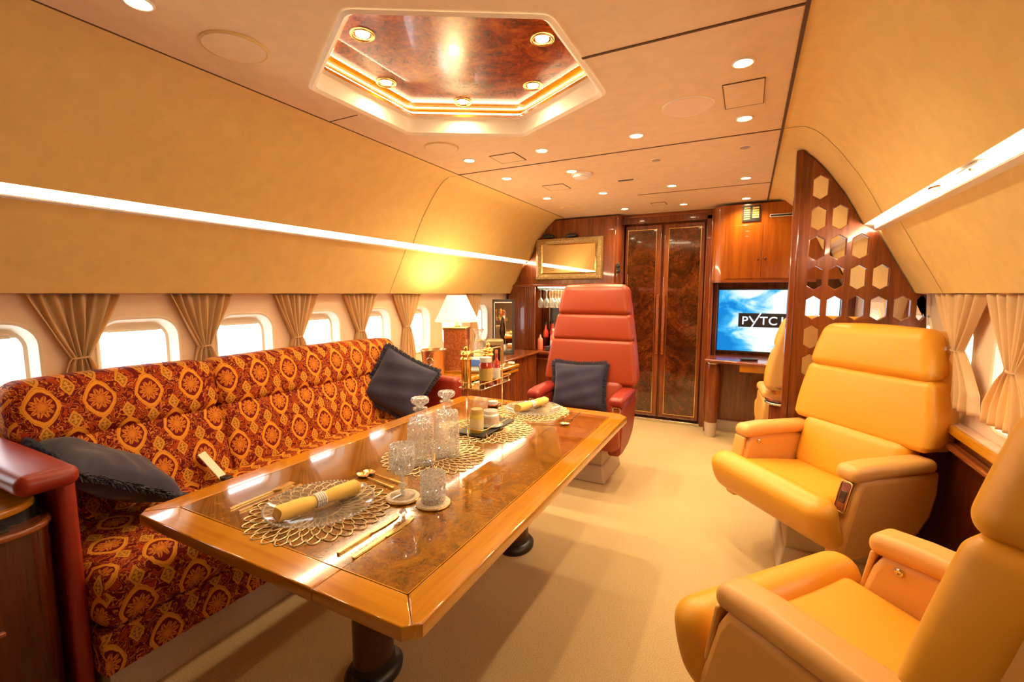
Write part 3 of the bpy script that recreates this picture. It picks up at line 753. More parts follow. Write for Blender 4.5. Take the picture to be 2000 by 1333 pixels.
obj('hook_body', merge(mv(rbox(.03, .02, .10, .008), 0, 0, 0), mv(rbox(.045, .04, .03, .01), 0, -.015, .02), mv(rbox(.05, .035, .025, .01), .005, -.015, -.03)), 'black', sc, smooth=True)
obj('hook_tip', tube([(0, -.01, -.04), (0, -.04, -.05), (0, -.05, -.03)], .006), 'steel', sc, smooth=True)

# right upper cabinet and TV recess
rc = thing('overhead_cabinet', 'curved front mahogany overhead cabinet above the screen', 'cabinet', (.1, 4.75, 1.45))
rcp = [(-.215, 4.60), (.80, 4.60), (.80, 4.94), (-.315, 4.94), (-.315, 4.70)] 
crn = [(-.215 - .10 * math.sin(a), 4.70 - .10 * math.cos(a)) for a in [PI / 2 * i / 10 for i in range(11)]]
outl = [(.50, 4.60)] + [(.50, 4.94), (-.315, 4.94)] + list(reversed(crn))
def prism(P, z0, z1):
    n = len(P); V = [(p[0], p[1], z0) for p in P] + [(p[0], p[1], z1) for p in P]
    F = [(i, (i + 1) % n, n + (i + 1) % n, n + i) for i in range(n)] + [tuple(reversed(range(n))), tuple(range(n, 2 * n))]
    return V, F
obj('carcass', prism(outl, 1.462, 2.125), 'cabwood', rc, world=True, smooth=True, angle=30)
obj('side_extension', plate([(.49, 1.462), (.49, 2.10), (hullx(2.08, 1) - .01, 2.08), (hullx(1.9, 1) - .01, 1.9), (hullx(1.7, 1) - .01, 1.72), (hullx(1.55, 1) - .01, 1.55), (hullx(1.47, 1) - .01, 1.462)], [], .33, M4=at(XZ, y=4.77)), 'cabwood', rc, world=True)
obj('bottom_lip', prism([(p[0] * 1.0, p[1] - .012) for p in outl], 1.440, 1.464), 'mahogany_x', rc, world=True, smooth=True, angle=30)
for a, b, hx in ((-.205, .085, .06), (.088, .40, .115)):
    d_ = obj('cabinet_door', box(a, b, 4.594, 4.602, 1.475, 1.945), 'cabwood', rc, world=True, bevel=.002)
    obj('door_knob', mv(rx(lathe([(.007, 0), (.005, .008), (.009, .016), (.0001, .02)], 14), PI / 2), hx, 4.594, 1.645), 'bronze', d_, smooth=True)
    k = d_.children[0]; k.location = tuple(0 for _ in range(3)); k.data.transform(Matrix.Translation(tuple(-c for c in rc.location)))
vt = obj('vent_slot', merge(box(.132, .312, 4.592, 4.600, 1.998, 2.022)), 'label_white', rc, world=True)
obj('slot_opening', box(.137, .307, 4.590, 4.600, 2.003, 2.017), 'black', rc, world=True)
sg = thing('placard', 'small black placard with gold lettering on the overhead cabinet', 'sign', (-.01, 4.59, 2.04))
obj('board', box(-.07, .07, -.002, .008, -.067, .067), 'black', sg)
tl = []
for i in range(6):
    tl.append(box(-.058, -.012, -.004, -.001, .045 - i * .019, .054 - i * .019))
obj('gold_lines', merge(*tl), 'label_gold', sg); obj('gold_block', merge(*[box(.008, .058, -.004, -.001, .040 - i * .020, .054 - i * .020) for i in range(5)]), 'label_gold', sg)

struct('trim_32', merge(box(-.335, -.30, 4.72, 4.95, 0, 2.13), box(-.30, -.262, 4.84, 4.95, 0, 1.44)), 'mahogany', bevel=.008)
tvb = thing('television', 'wall screen showing blue sky with a dark lettered banner', 'television', (.23, 4.90, 1.085))
obj('bezel', box(-.495, .50, -.012, .04, -.305, .302), 'darkgrey', tvb, bevel=.004)
obj('screen', box(-.483, .487, -.015, -.008, -.293, .290), 'tv', tvb)
lg = obj('banner', merge(box(-.305, .150, -.0185, -.0155, -.061, .070)), plain('banner_dark', (.02, .025, .04), .3), tvb)
sc_ = .112
tx = [('P', -.278), ('T', -.125), ('C', -.055), ('H', .045)]
wlet = emit('logo_white', (1, 1, 1), .6)
for ch, x in tx: obj('letter', mv(rx(text_vf(ch, sc_ / .72 * .70, .0008, .001), PI / 2), x, -.0200, -.036), wlet, tvb)
def bar2(p, q, t): 
    (x0, z0), (x1, z1) = p, q; d = Vector((x1 - x0, z1 - z0)).normalized(); n = Vector((-d.y, d.x)) * t / 2
    P = [(x0 + n.x, z0 + n.y), (x0 - n.x, z0 - n.y), (x1 - n.x, z1 - n.y), (x1 + n.x, z1 + n.y)]
    return [(a, y, b) for y in (-.0205, -.0190) for a, b in P], [(0, 1, 2, 3), (4, 7, 6, 5), (0, 4, 5, 1), (1, 5, 6, 2), (2, 6, 7, 3), (3, 7, 4, 0)]
obj('letter', merge(bar2((-.195, -.070), (-.115, .078), .012), bar2((-.213, .042), (-.176, -.014), .013)), wlet, tvb)
M['tvpanel'] = M['mahogany']
# desk under the screen
dk = thing('desk', 'mahogany desk shelf below the screen with a tapered wood leg', 'desk', (.1, 4.6, 0))
obj('desk_top', plate(round_poly([(-.335, 4.45), (.70, 4.22), (.70, 4.93), (-.30, 4.93)], .035), [], .03, bevel=.012, M4=at(Matrix(), z=.735)), 'mahogany_x', dk, world=True, smooth=True, angle=40)
obj('leg', mv(lathe([(.055, .14), (.068, .30), (.070, .50), (.066, .66), (.060, .69)], 28), -.262, 4.585, 0), 'mahogany', dk, world=True, smooth=True, angle=60)
obj('leg_collar', mv(lathe([(.058, .69), (.062, .70), (.058, .712)], 28), -.262, 4.585, 0), 'steel', dk, world=True, smooth=True)
obj('leg_base', mv(lathe([(.048, 0), (.055, .14)], 28), -.262, 4.585, 0), 'skirt', dk, world=True, smooth=True, angle=60)
obj('drawer', box(-.04, .36, 4.42, 4.70, .655, .72), 'gold_wood_x', dk, world=True, bevel=.004)
obj('back_panel', box(-.26, .78, 4.86, 4.93, .10, .72), 'mahogany', dk, world=True)
obj('skirt_base', box(-.26, .78, 4.82, 4.94, 0, .10), 'skirt', dk, world=True)
rm = tag(obj('remote_control', rbox(.14, .045, .018, .007), 'black', loc=(.03, 4.50, .76), smooth=True, rot=(0, 0, .2)), 'black remote control lying on the desk under the screen', 'remote control')

# ---- hexagon partition
pt_out = [(.215, 0), (.215, 2.13)] + [(hullx(z, 1) - .006, z) for z in (2.135, 2.12, 2.08, 2.02, 1.95, 1.88, 1.80, 1.715)] + [(CX + 1.436, 1.668)] + [(hullx(z, 1) - .006, z) for z in (1.60, 1.52, 1.42, 1.345)] + [(CX + 1.66, 1.335), (CX + 1.675, 1.1), (CX + 1.675, 0)]
holes = []
def hexhole(cx, cz, a=.0345):
    h = .066
    return [(cx - a, cz - h * .66), (cx, cz - h), (cx + a, cz - h * .66), (cx + a, cz + h * .66), (cx, cz + h), (cx - a, cz + h * .66)]
rows_ = [(1.925, 1), (1.757, 2), (1.594, 3), (1.429, 4), (1.262, 6), (1.095, 6), (.93, 6)]
for z, n in rows_:
    for k in range(n): holes.append(hexhole(.326 + k * .0985, z) if k < 5 else hexhole(.796, z, .016))
pp = thing('hexagon_partition', 'dark mahogany partition pierced with rows of hexagonal holes', 'partition', (.5, 3.085, 0))
obj('pierced_panel', plate(pt_out, holes, .034, bevel=.004, M4=at(XZ, y=3.085)), 'mahogany', pp, world=True)
obj('end_post', mv(rbox(.034, .075, 2.13, .008), .218, 3.085, 1.066), 'mahogany', pp, world=True, smooth=True)
tt = thing('side_table', 'small rounded wood side table beyond the hexagon partition', 'table', (.22, 3.30, 0))
obj('table_top', mv(lathe([(.0001, 0), (.085, 0), (.097, .010), (.095, .022), (.0001, .026)], 28), 0, 0, .66), 'mahogany_x', tt, smooth=True, angle=50)
obj('brass_band', mv(lathe([(.092, 0), (.099, .008), (.092, .016)], 28), 0, 0, .645), 'steel', tt, smooth=True)
obj('column', lathe([(.07, 0), (.07, .645)], 28), 'mahogany', tt, smooth=True, angle=60)
obj('upper_shelf', mv(lathe([(.0001, 0), (.06, 0), (.066, .008), (.0001, .016)], 28), 0.02, 0, .745), 'mahogany_x', tt, smooth=True, angle=50)
obj('shelf_post', mv(lathe([(.012, 0), (.012, .06)], 12), .02, 0, .686), 'mahogany', tt, smooth=True)

# ---- right ledge and panelling
lg_ = thing('window_ledge', 'mottled ledge under the right windows on dark wood panelling', 'ledge', (.78, 1.5, 0))
obj('ledge_top', box(.790, CX + 1.68, -1.0, 3.03, .772, .792), 'ledge', lg_, world=True, bevel=.006)
obj('ledge_edge', box(.772, .792, -1.0, 3.03, .752, .794), 'gold_wood_y', lg_, world=True, bevel=.008)
obj('wood_panel', box(.800, .820, -1.0, 3.03, 0.0, .752), 'shade_darkwood', lg_, world=True)
obj('molding', box(.765, .806, -1.0, 3.03, .690, .718), 'mahogany_y', lg_, world=True, bevel=.010)

# ================================================================== SEATS
def seat_uv(co, nn):
    ax = max(range(3), key=lambda i: abs(nn[i]))
    if ax == 0: return (co[1], co[2])
    if ax == 2: return (co[1], co[2] - co[0] - 1.72)
    return (co[0] + co[1] + 2, co[2])
def back_uv(co, nn): return (co[1] - .659, co[2] - .925) if abs(nn[1]) < .7 else (co[0], co[2])
sofa = thing('sofa', 'long sofa in red and gold medallion damask with leather arms', 'sofa', (-2.1, 1.58, 0))
# back: two wide cushions, head roll on top
def lean(x_bot, x_top, z0, z1, k=1.0):
    def f(v, cx=None): return v
    return f
def sofa_cushion(name, x0, x1, y0, y1, z0, z1, r, lean_=0.0, puff=.0, uvf=back_uv):
    def df(v):
        return (v[0] - lean_ * (v[2] / (z1 - z0)), v[1], v[2])
    vf = mv(rbox(x1 - x0, y1 - y0, z1 - z0, r, 5, 8, df, puff), (x0 + x1) / 2, (y0 + y1) / 2, (z0 + z1) / 2)
    return obj(name, vf, 'damask', sofa, smooth=True, world=True, uv=lambda co, n: uvf(Vector(co) + sofa.location, n))
ys = [(.582, 1.285), (1.285, 2.575)]
for a, b in ys:
    sofa_cushion('head_roll', -2.445, -2.275, a, b, .785, 1.015, .055, .06, .010)
    sofa_cushion('back_cushion', -2.40, -2.215, a, b, .42, .80, .035, .09, .012)
for a, b in ((.582, 1.10), (1.10, 2.58)):
    sofa_cushion('seat_cushion', -2.32, -1.715, a, b, .275, .485, .055, 0, .012, seat_uv)
    sofa_cushion('seat_apron', -2.30, -1.742, a, b, .125, .272, .012, 0, 0, seat_uv)
obj('gap_shade_strip', box(-2.3, -1.765, .64, 2.57, .255, .29), 'black', sofa, world=True)  # black strip as painted shade in the gap under the seat cushions
obj('plinth', merge(box(-2.5, -1.762, .60, 1.278, 0, .128), box(-2.5, -1.762, 1.282, 2.60, 0, .128)), 'skirt', sofa, world=True)
# leather arms
obj('arm', merge(mv(rbox(.72, .045, .78, .02), -2.152, .556, .40)), 'armred', sofa, world=True, smooth=True)
obj('arm_pad', mv(rbox(.73, .140, .062, .028, 5, 4, None, .005), -2.115, .508, .803), 'armred', sofa, world=True, smooth=True)
obj('arm', mv(rbox(.70, .10, .74, .035, 5, 4), -2.13, 2.635, .385), 'red_side', sofa, world=True, smooth=True)
bt = thing('seat_belt', 'pale folded seat belt strap lying on the sofa seat', 'strap', (-2.13, 1.165, .49))
obj('strap', tr(rbox(.16, .05, .006, .0029), Matrix.Rotation(.5, 4, 'Z') @ Matrix.Rotation(.9, 4, 'Y')), 'cream', bt, smooth=True, loc=(-.02, 0, .06))
obj('buckle', rbox(.05, .04, .018, .006), 'black', bt, smooth=True, loc=(.04, .02, .008))

# left near cabinet
nc = thing('side_cabinet', 'shade-darkened mahogany side cabinet with rounded corner and switch panel beside the sofa', 'cabinet', (-2.1, 0, 0))
def ccab(x1, y1, r): return [(-2.5, -1.2), (x1, -1.2)] + [(x1 - r + r * math.cos(a), y1 - r + r * math.sin(a)) for a in [PI / 2 * i / 10 for i in range(11)]] + [(-2.5, y1)]
obj('carcass', prism(ccab(-1.785, .522, .07), 0, .662), 'shade_darkwood', nc, world=True, smooth=True, angle=30)
obj('middle_lip', plate(ccab(-1.765, .528, .09), [], .022, bevel=.008, M4=at(Matrix(), z=.672)), 'mahogany_y', nc, world=True, smooth=True, angle=40)
obj('recess', prism(ccab(-1.83, .515, .06), .68, .724), 'black', nc, world=True)
obj('cabinet_top', plate(ccab(-1.78, .505, .10), [], .024, bevel=.008, M4=at(Matrix(), z=.736)), 'gold_wood_y', nc, world=True, smooth=True, angle=40)
obj('switch', merge(*[box(-1.835, -1.79, .22 + k * .055, .262 + k * .055, .684, .692) for k in range(4)]), 'darkgrey', nc, world=True)
obj('front_panel', box(-1.788, -1.781, .20, .385, .42, .54), 'black', nc, world=True)
obj('panel_shelf', box(-1.80, -1.772, .14, .395, .40, .412), 'mahogany_y', nc, world=True, bevel=.003)

# ---- armchairs. local frame: x to the sitter's right, y forward
def armchair(name, label, loc, rot, main, side, tall=False, group=None, base_rot=0.0, ln=.15, ctl=True):
    t = thing(name, label, 'armchair', loc, rot, group)
    br = -rot + base_rot
    # swivel base, aligned with the cabin
    obj('base', tr(rbox(.46, .46, .13, .012, deform=lambda v: (v[0] * (1 - .10 * (v[2] / .13 + .5)), v[1] * (1 - .06 * (v[2] / .13 + .5)), v[2])), Matrix.Translation((0, -.10, 0)) @ Matrix.Rotation(br, 4, 'Z') @ Matrix.Translation((0, 0, .065))), 'skirt', t, smooth=True, angle=40)
    obj('pedestal', tr(rbox(.40, .40, .155, .012), Matrix.Translation((0, -.10, 0)) @ Matrix.Rotation(br, 4, 'Z') @ Matrix.Translation((0, 0, .195))), 'skirt', t, smooth=True, angle=40)
    # bucket under the seat
    prof = [(.145, .585), (.175, .53), (.205, .42), (.235, .30), (.225, .255), (.14, .245), (-.04, .262), (-.17, .31), (-.235, .39), (-.262, .49), (-.262, .585)]
    def rp(P, r=.03): return round_poly(P, r, 2)
    for s in (-1, 1):
        sp_ = obj('side_shell', plate(prof, [], .088, bevel=.022, M4=at(YZ, x=s * .308)), side, t, smooth=True, angle=60)
        ap = obj('armrest', mv(rbox(.105, .43, .060, .027, 5, 4, lambda v: (v[0], v[1], v[2] * (1 + .1 * (v[1] > 0)) - .010 * max(0, v[1] / .21) ** 3), .003), s * .304, -.030, .614), side, t, smooth=True)
        if (s == -1 and ctl) or tall:
            M_c = at(Matrix(), s * .310, .192, .510) @ Matrix.Rotation(PI / 2 + .30, 4, 'X')
            obj('control_plate', tr(plate(rrect(0, 0, .054, .135, .014), [rrect(0, 0, .042, .120, .010)], .010, bevel=.002), M_c), 'gold', t, smooth=True, angle=40)
            obj('control_well', tr(plate(rrect(0, 0, .036, .114, .008), [], .004), M_c), 'mahogany', t)
            obj('control_button', tr(rbox(.028, .05, .010, .003), M_c @ Matrix.Translation((0, .0, 0))), 'bronze', t, smooth=True)
        else:
            obj('arm_front', tr(rbox(.075, .17, .016, .007, 4, 3), at(Matrix(), s * .310, .190, .490) @ Matrix.Rotation(PI / 2 + .17, 4, 'X')), side, t, smooth=True)
        b_ = obj('recline_button', tr(lathe([(.011, 0), (.011, .004), (.007, .006), (.0001, .004)], 16), at(Matrix(), s * .262, .10, .555) @ Matrix.Rotation(-s * PI / 2, 4, 'Y')), 'steel', t, smooth=True, angle=40)
    obj('bucket', mv(rbox(.54, .42, .16, .05, 4, 4, lambda v: (v[0], v[1] * (1 - .20 * (.5 - v[2] / .16)), v[2])), 0, -.03, .345), side, t, smooth=True)
    obj('seat_cushion', mv(rbox(.525, .46, .13, .045, 5, 6, lambda v: (v[0], v[1], v[2] + .025 * (v[1] / .26) - .012 * (1 - (v[0] / .27) ** 2)), .010), 0, .015, .398), main, t, smooth=True)
    obj('leg_rest', mv(rbox(.70, .140, .225, .068, 7, 5, lambda v: (v[0], v[1] + .035 * (v[2] / .11) - .03 * (v[2] / .11) ** 2, v[2]), .004), 0, .272, .392), main, t, smooth=True)
    obj('lumbar_cushion', mv(rbox(.53, .12, .27, .045, 5, 5, lambda v: (v[0], v[1] - .03 * (v[2] / .13), v[2]), .012), 0, -.205, .555), main, t, smooth=True)
    if tall: segs = [(.655, .985, .0), (.985, 1.180, .0), (1.180, 1.405, .01)]; zt = 1.405; wf = lambda z: .368 - .118 * (max(0, z - .66) / .74) ** 1.15
    else: segs = [(.668, .965, .0), (.965, 1.180, .012)]; zt = 1.18; wf = lambda z: .348 - .095 * (max(0, z - .70) / .48) ** 1.5
    leanf = lambda z: -.245 - ln * (z - .66)
    nm_ = ['back_cushion', 'upper_back_cushion', 'headrest'] if tall else ['back_cushion', 'headrest']
    for (z0, z1, ex), nn in zip(segs, nm_):
        zc = (z0 + z1) / 2; h = z1 - z0
        def df(v, zc=zc, ex=ex, z0=z0, zt=zt):
            z = v[2] + zc; k = wf(z) / .35
            if z < z0 + .02 and ex == 0 and z0 < .7: k *= .985
            return (v[0] * k, v[1] + leanf(z) + ex, z)
        obj(nn, rbox(.695, .13, h + .006, .045 if ex else .030, 5, 6, df, .010), main, t, smooth=True)
    def ds(v):
        z = v[2] + (.655 + zt) / 2; k = wf(z) / .35
        return (v[0] * k, v[1] + leanf(z) - .060, z)
    obj('back_shell', rbox(.705, .10, zt - .655 - .010, .045, 6, 8, ds), side, t, smooth=True)
    return t
armchair('armchair', 'tan leather armchair angled towards the table in front of the hexagon partition', (.333, 2.580, 0), math.radians(130), 'tan', 'tan_side', group=None)
armchair('armchair', 'tan leather armchair cut off at the bottom right corner, seen from behind', (.325, 1.316, 0), math.radians(50), 'tan', 'tan_side', ln=.20, ctl=False)
armchair('armchair', 'tan leather armchair beyond the partition, facing the screen desk', (.46, 3.98, 0), math.radians(4), 'tan', 'tan_side')
armchair('armchair', 'tall back red leather armchair at the far end of the table', (-1.065, 3.16, 0), math.radians(181), 'red_leather', 'red_side', tall=True)

# ---- navy cushions with fringe
def cushion(label, loc, rotm, wd, ht, th, cat='cushion', fr=.022):
    t = thing('throw_cushion', label, cat, (0, 0, 0), 0, 'navy throw cushions')
    t.matrix_basis = Matrix.Translation(loc) @ rotm
    rnd = random.Random(hash(label) % 1000); n = 22
    rows = {}
    V, F = [], []
    for s in (1, -1):
        base = len(V)
        for i in range(n + 1):
            for j in range(n + 1):
                u = -1 + 2 * i / n; v_ = -1 + 2 * j / n
                pin = 1 - .09 * (1 - v_ * v_) * abs(u) ** 3; pin2 = 1 - .09 * (1 - u * u) * abs(v_) ** 3
                b = ((1 - u ** 4) * (1 - v_ ** 4)) ** .55
                wr = .006 * math.sin(5 * u + 3 * v_ + s) * b + .004 * math.sin(11 * v_ - 4 * u)
                V.append((u * wd / 2 * pin, v_ * ht / 2 * pin2, s * (th / 2 * b + wr * b)))
        for i in range(n):
            for j in range(n):
                a = base + i * (n + 1) + j; q = (a, a + n + 1, a + n + 2, a + 1); F.append(q if s > 0 else tuple(reversed(q)))
    obj('cover', (V, F), 'navy', t, smooth=True)
    V, F = [], []
    per = []
    m = 90
    for e in range(4):
        for k in range(m):
            f = -1 + 2 * k / m
            if e == 0: p = (f, -1, 0, -1)
            elif e == 1: p = (1, f, 1, 0)
            elif e == 2: p = (-f, 1, 0, 1)
            else: p = (-1, -f, -1, 0)
            u, v_ = p[0], p[1]
            pin = 1 - .09 * (1 - v_ * v_) * abs(u) ** 3; pin2 = 1 - .09 * (1 - u * u) * abs(v_) ** 3
            per.append((u * wd / 2 * pin, v_ * ht / 2 * pin2, p[2], p[3]))
    for x, y, nx, ny in per:
        for _ in range(4):
            a = len(V); l = fr * rnd.uniform(.7, 1.25); dz = rnd.uniform(-.016, .016); sx = rnd.uniform(-.010, .010); tx_, ty_ = -ny, nx
            bx, by = x + tx_ * sx * .5 - nx * .003, y + ty_ * sx * .5 - ny * .003
            ex, ey = x + nx * l + tx_ * sx, y + ny * l + ty_ * sx
            h = .0022
            V += [(bx - tx_ * h, by - ty_ * h, dz * .3), (bx + tx_ * h, by + ty_ * h, dz * .3), (ex + tx_ * h * .8, ey + ty_ * h * .8, dz), (ex - tx_ * h * .8, ey - ty_ * h * .8, dz + .002),
                  (bx, by, dz * .3 + h * 1.5), (ex, ey, dz + h * 1.5)]
            F += [(a, a + 1, a + 2, a + 3), (a, a + 3, a + 5, a + 4), (a + 1, a + 4, a + 5, a + 2), (a, a + 4, a + 1), (a + 3, a + 2, a + 5)]
    obj('fringe', (V, F), 'navy_fringe', t)
    return t
def basis(nrm, upv, roll=0):
    z = Vector(nrm).normalized(); x = Vector(upv).cross(z).normalized(); y = z.cross(x)
    m = Matrix((x, y, z)).transposed().to_4x4()
    return m @ Matrix.Rotation(roll, 4, 'Z')
_e = Vector((1, 0, -.13)).normalized(); _f = Vector((.13, .29, -.22)); _f = (_f - _e * _f.dot(_e)).normalized()
cushion('navy fringed cushion leaning on the left arm of the sofa', (-2.10, .775, .675), Matrix((_e, _f, _e.cross(_f))).transposed().to_4x4(), .40, .37, .14, fr=.032)
cushion('navy fringed cushion tilted on its corner at the right end of the sofa', (-2.10, 2.38, .72), basis((.60, -.72, .28), (0, 0, 1), math.radians(-30)), .40, .40, .13)
cushion('navy fringed cushion standing upright on the red leather armchair', (-1.13, 3.30, .63), basis((0.02, -.96, .25), (0, 0, 1), 0.02), .42, .37, .12)

# ================================================================== TABLE
TZ = .68; TK = 1.0645     # table height; plan size factor of the table and its setting
_before = set(bpy.data.objects)
tb_ = thing('dining_table', 'large glossy burl dining table with golden wood border', 'table', (-1.015, 1.465, 0))
tx0, tx1, ty0, ty1 = -1.623, -.551, .645, 2.461
outl_ = [(tx0 + .03, ty0), (tx1 - .03, ty0), (tx1, ty0 + .03), (tx1, ty1 - .05), (tx1 - .05, ty1), (tx0 + .05, ty1), (tx0, ty1 - .05), (tx0, ty0 + .03)]
outr = round_poly(outl_, .015, 3)
BW = .085
def border_piece(P): return plate(P, [], .034, bevel=.004, M4=at(Matrix(), z=TZ - .017))
ix0, ix1, iy0, iy1 = tx0 + BW, tx1 - BW, ty0 + BW, ty1 - BW
g_ = .0006
obj('side_border', border_piece([(ix1, iy0), (tx1 - .015, ty0 + .015), (tx1, ty0 + .03), (tx1, ty1 - .05), (tx1 - .025, ty1 - .025), (ix1, iy1)]), 'gold_wood_y', tb_, world=True, smooth=True, angle=40)
obj('side_border', border_piece([(ix0, iy1), (tx0 + .025, ty1 - .025), (tx0, ty1 - .05), (tx0, ty0 + .03), (tx0 + .015, ty0 + .015), (ix0, iy0)]), 'gold_wood_y', tb_, world=True, smooth=True, angle=40)
obj('end_border', border_piece([(ix0, iy0), (tx0 + .015, ty0 + .015), (tx0 + .03, ty0), (-.842, ty0), (-.842, iy0)]), 'gold_wood_x', tb_, world=True, smooth=True, angle=40)
obj('end_border', border_piece([(-.840, iy0), (-.840, ty0), (tx1 - .03, ty0), (tx1 - .015, ty0 + .015), (ix1, iy0)]), 'gold_wood_x', tb_, world=True, smooth=True, angle=40)
obj('end_border', border_piece([(ix1, iy1), (tx1 - .025, ty1 - .025), (tx1 - .05, ty1), (tx0 + .05, ty1), (tx0 + .025, ty1 - .025), (ix0, iy1)]), 'gold_wood_x', tb_, world=True, smooth=True, angle=40)
obj('burl_top', box(ix0, -.8417, iy0, iy1, TZ - .030, TZ - .0006), 'tableburl', tb_, world=True)
obj('burl_leaf', box(-.840, ix1, iy0, iy1, TZ - .030, TZ - .0006), 'tableburl', tb_, world=True)
obj('inlay_line', merge(box(ix0, ix1, iy0, iy0 + .003, TZ - .01, TZ), box(ix0, ix1, iy1 - .003, iy1, TZ - .01, TZ), box(ix0, ix0 + .003, iy0, iy1, TZ - .01, TZ), box(ix1 - .003, ix1, iy0, iy1, TZ - .01, TZ)), 'gold_wood_x', tb_, world=True)
obj('under_frame', box(tx0 + .12, tx1 - .12, ty0 + .12, ty1 - .12, TZ - .075, TZ - .034), 'mahogany_y', tb_, world=True)
for px, py in ((-1.12, 1.10), (-1.04, 2.06)):
    def oval(vf): return tr(vf, Matrix.Diagonal((1.0, 1.25, 1, 1)))
    obj('leg', mv(oval(lathe([(.062, .02), (.062, .612)], 36)), px, py, 0), 'bronze', tb_, world=True, smooth=True, angle=60)
    obj('leg_foot', mv(oval(lathe([(.088, 0), (.090, .018), (.080, .032), (.066, .038), (.064, .06)], 36)), px, py, 0), 'black', tb_, world=True, smooth=True, angle=60)
obj('knob', mv(rbox(.05, .03, .03, .012), -.92, .86, .615), 'mahogany_y', tb_, world=True, smooth=True)

_table = set(bpy.data.objects)
# placemats
def mat_mesh(R=.195, rings=5, n=28):
    parts = []
    for k in range(rings):
        r0 = R * (.30 + .70 * k / rings); r1 = R * (.30 + .70 * (k + 1.35) / rings); r1 = min(r1, R)
        m = n
        for sgn in (0, 1):
            path = []
            for i in range(m * 6):
                a = 2 * PI * i / (m * 6) + (PI / m if k % 2 else 0)
                w_ = abs(math.sin(a * m / 2 + (PI / 2 if k % 2 else 0)))
                r = r0 + (r1 - r0) * w_ ** .8
                path.append((r * math.cos(a), r * math.sin(a), 0.0016))
            if sgn == 0: parts.append(tube(path, .0019, 4, True))
    parts.append(tube([(R * .30 * math.cos(2 * PI * i / 40), R * .30 * math.sin(2 * PI * i / 40), .0016) for i in range(40)], .0014, 4, True))
    return merge(*parts)
mm = None
for x, y, lb in ((-1.068, .862, 'gold openwork placemat under the nearest glass plate'), (-1.04, 1.36, 'gold openwork placemat under the decanters'),
                 (-1.02, 1.76, 'gold openwork placemat under the gold two tier caddy'), (-.985, 2.145, 'gold openwork placemat under the far glass plate')):
    if mm is None: mm = obj('placemat', mat_mesh(), 'palegold', loc=(x, y, TZ)); o = mm
    else: o = mm.copy(); COL.objects.link(o); o.location = (x, y, TZ)
    tag(o, lb, 'placemat', 'gold openwork placemats')
# glass plates
def plate_thing(x, y, label):
    t = thing('charger_plate', label, 'plate', (x, y, TZ + .004), 0, 'beaded glass charger plates')
    R = .148
    obj('plate_body', lathe([(.0001, 0), (R * .70, 0), (R * .78, .004), (R, .014), (R, .0175), (R * .78, .0075), (R * .70, .0035), (.0001, .0035)], 56, cap=False), 'glass', t, smooth=True, angle=60)
    b = [mv(lathe([(.0001, -.0035), (.0035, -.0012), (.0035, .0012), (.0001, .0035)], 6), R * math.cos(2 * PI * i / 84), R * math.sin(2 * PI * i / 84), .0165) for i in range(84)]
    obj('beaded_rim', merge(*b), M['beadglass'], t, smooth=True)
    return t
plate_thing(-1.073, .868, 'round beaded glass plate at the near end of the table')
plate_thing(-.985, 2.150, 'round beaded glass plate at the far end of the table')
def napkin(x, y, z, rot, label):
    t = thing('napkin', label, 'napkin', (x, y, z), rot, 'rolled gold napkins')
    rows = []; L = .235
    for i in range(25):
        f = -1 + 2 * i / 24; r = .0215 * (.62 + .38 * min(1, abs(f) * 2.2) ** .8)
        rows.append([(f * L / 2 + .004 * math.sin(3 * a), r * 1.12 * math.cos(a), r * math.sin(a) + .021) for a in [2 * PI * k / 24 for k in range(24)]])
    V, F = sheet(rows, True)
    F += [tuple(range(24)), tuple(reversed(range(24 * 24, 25 * 24)))]
    obj('cloth_roll', (V, F), 'napkin', t, smooth=True, angle=60)
    nf_ = M.get('napkin_fold') or M.setdefault('napkin_fold', plain('napkin_fold', (.62, .34, .06), .9))
    for s in (-1, 1):
        path = [(s * (L / 2 + .001), (.004 + .0165 * i / 30) * math.cos(i * .42), (.004 + .0145 * i / 30) * math.sin(i * .42) + .021) for i in range(31)]
        obj('fold_edge', tube(path, .0016, 5), nf_, t, smooth=True)
    rg = [(0, .0195 * math.cos(a), .0175 * math.sin(a) + .021) for a in [2 * PI * i / 28 for i in range(28)]]
    obj('napkin_ring', merge(*[mv(tube(rg, .003, 6, True), dx) for dx in (-.012, -.006, 0, .006, .012)]), 'label_white', t, smooth=True)
napkin(-1.065, .858, TZ + .012, math.radians(77), 'rolled gold napkin in a ring on the near glass plate')
napkin(-1.00, 2.165, TZ + .012, math.radians(76), 'rolled gold napkin in a ring on the far glass plate')

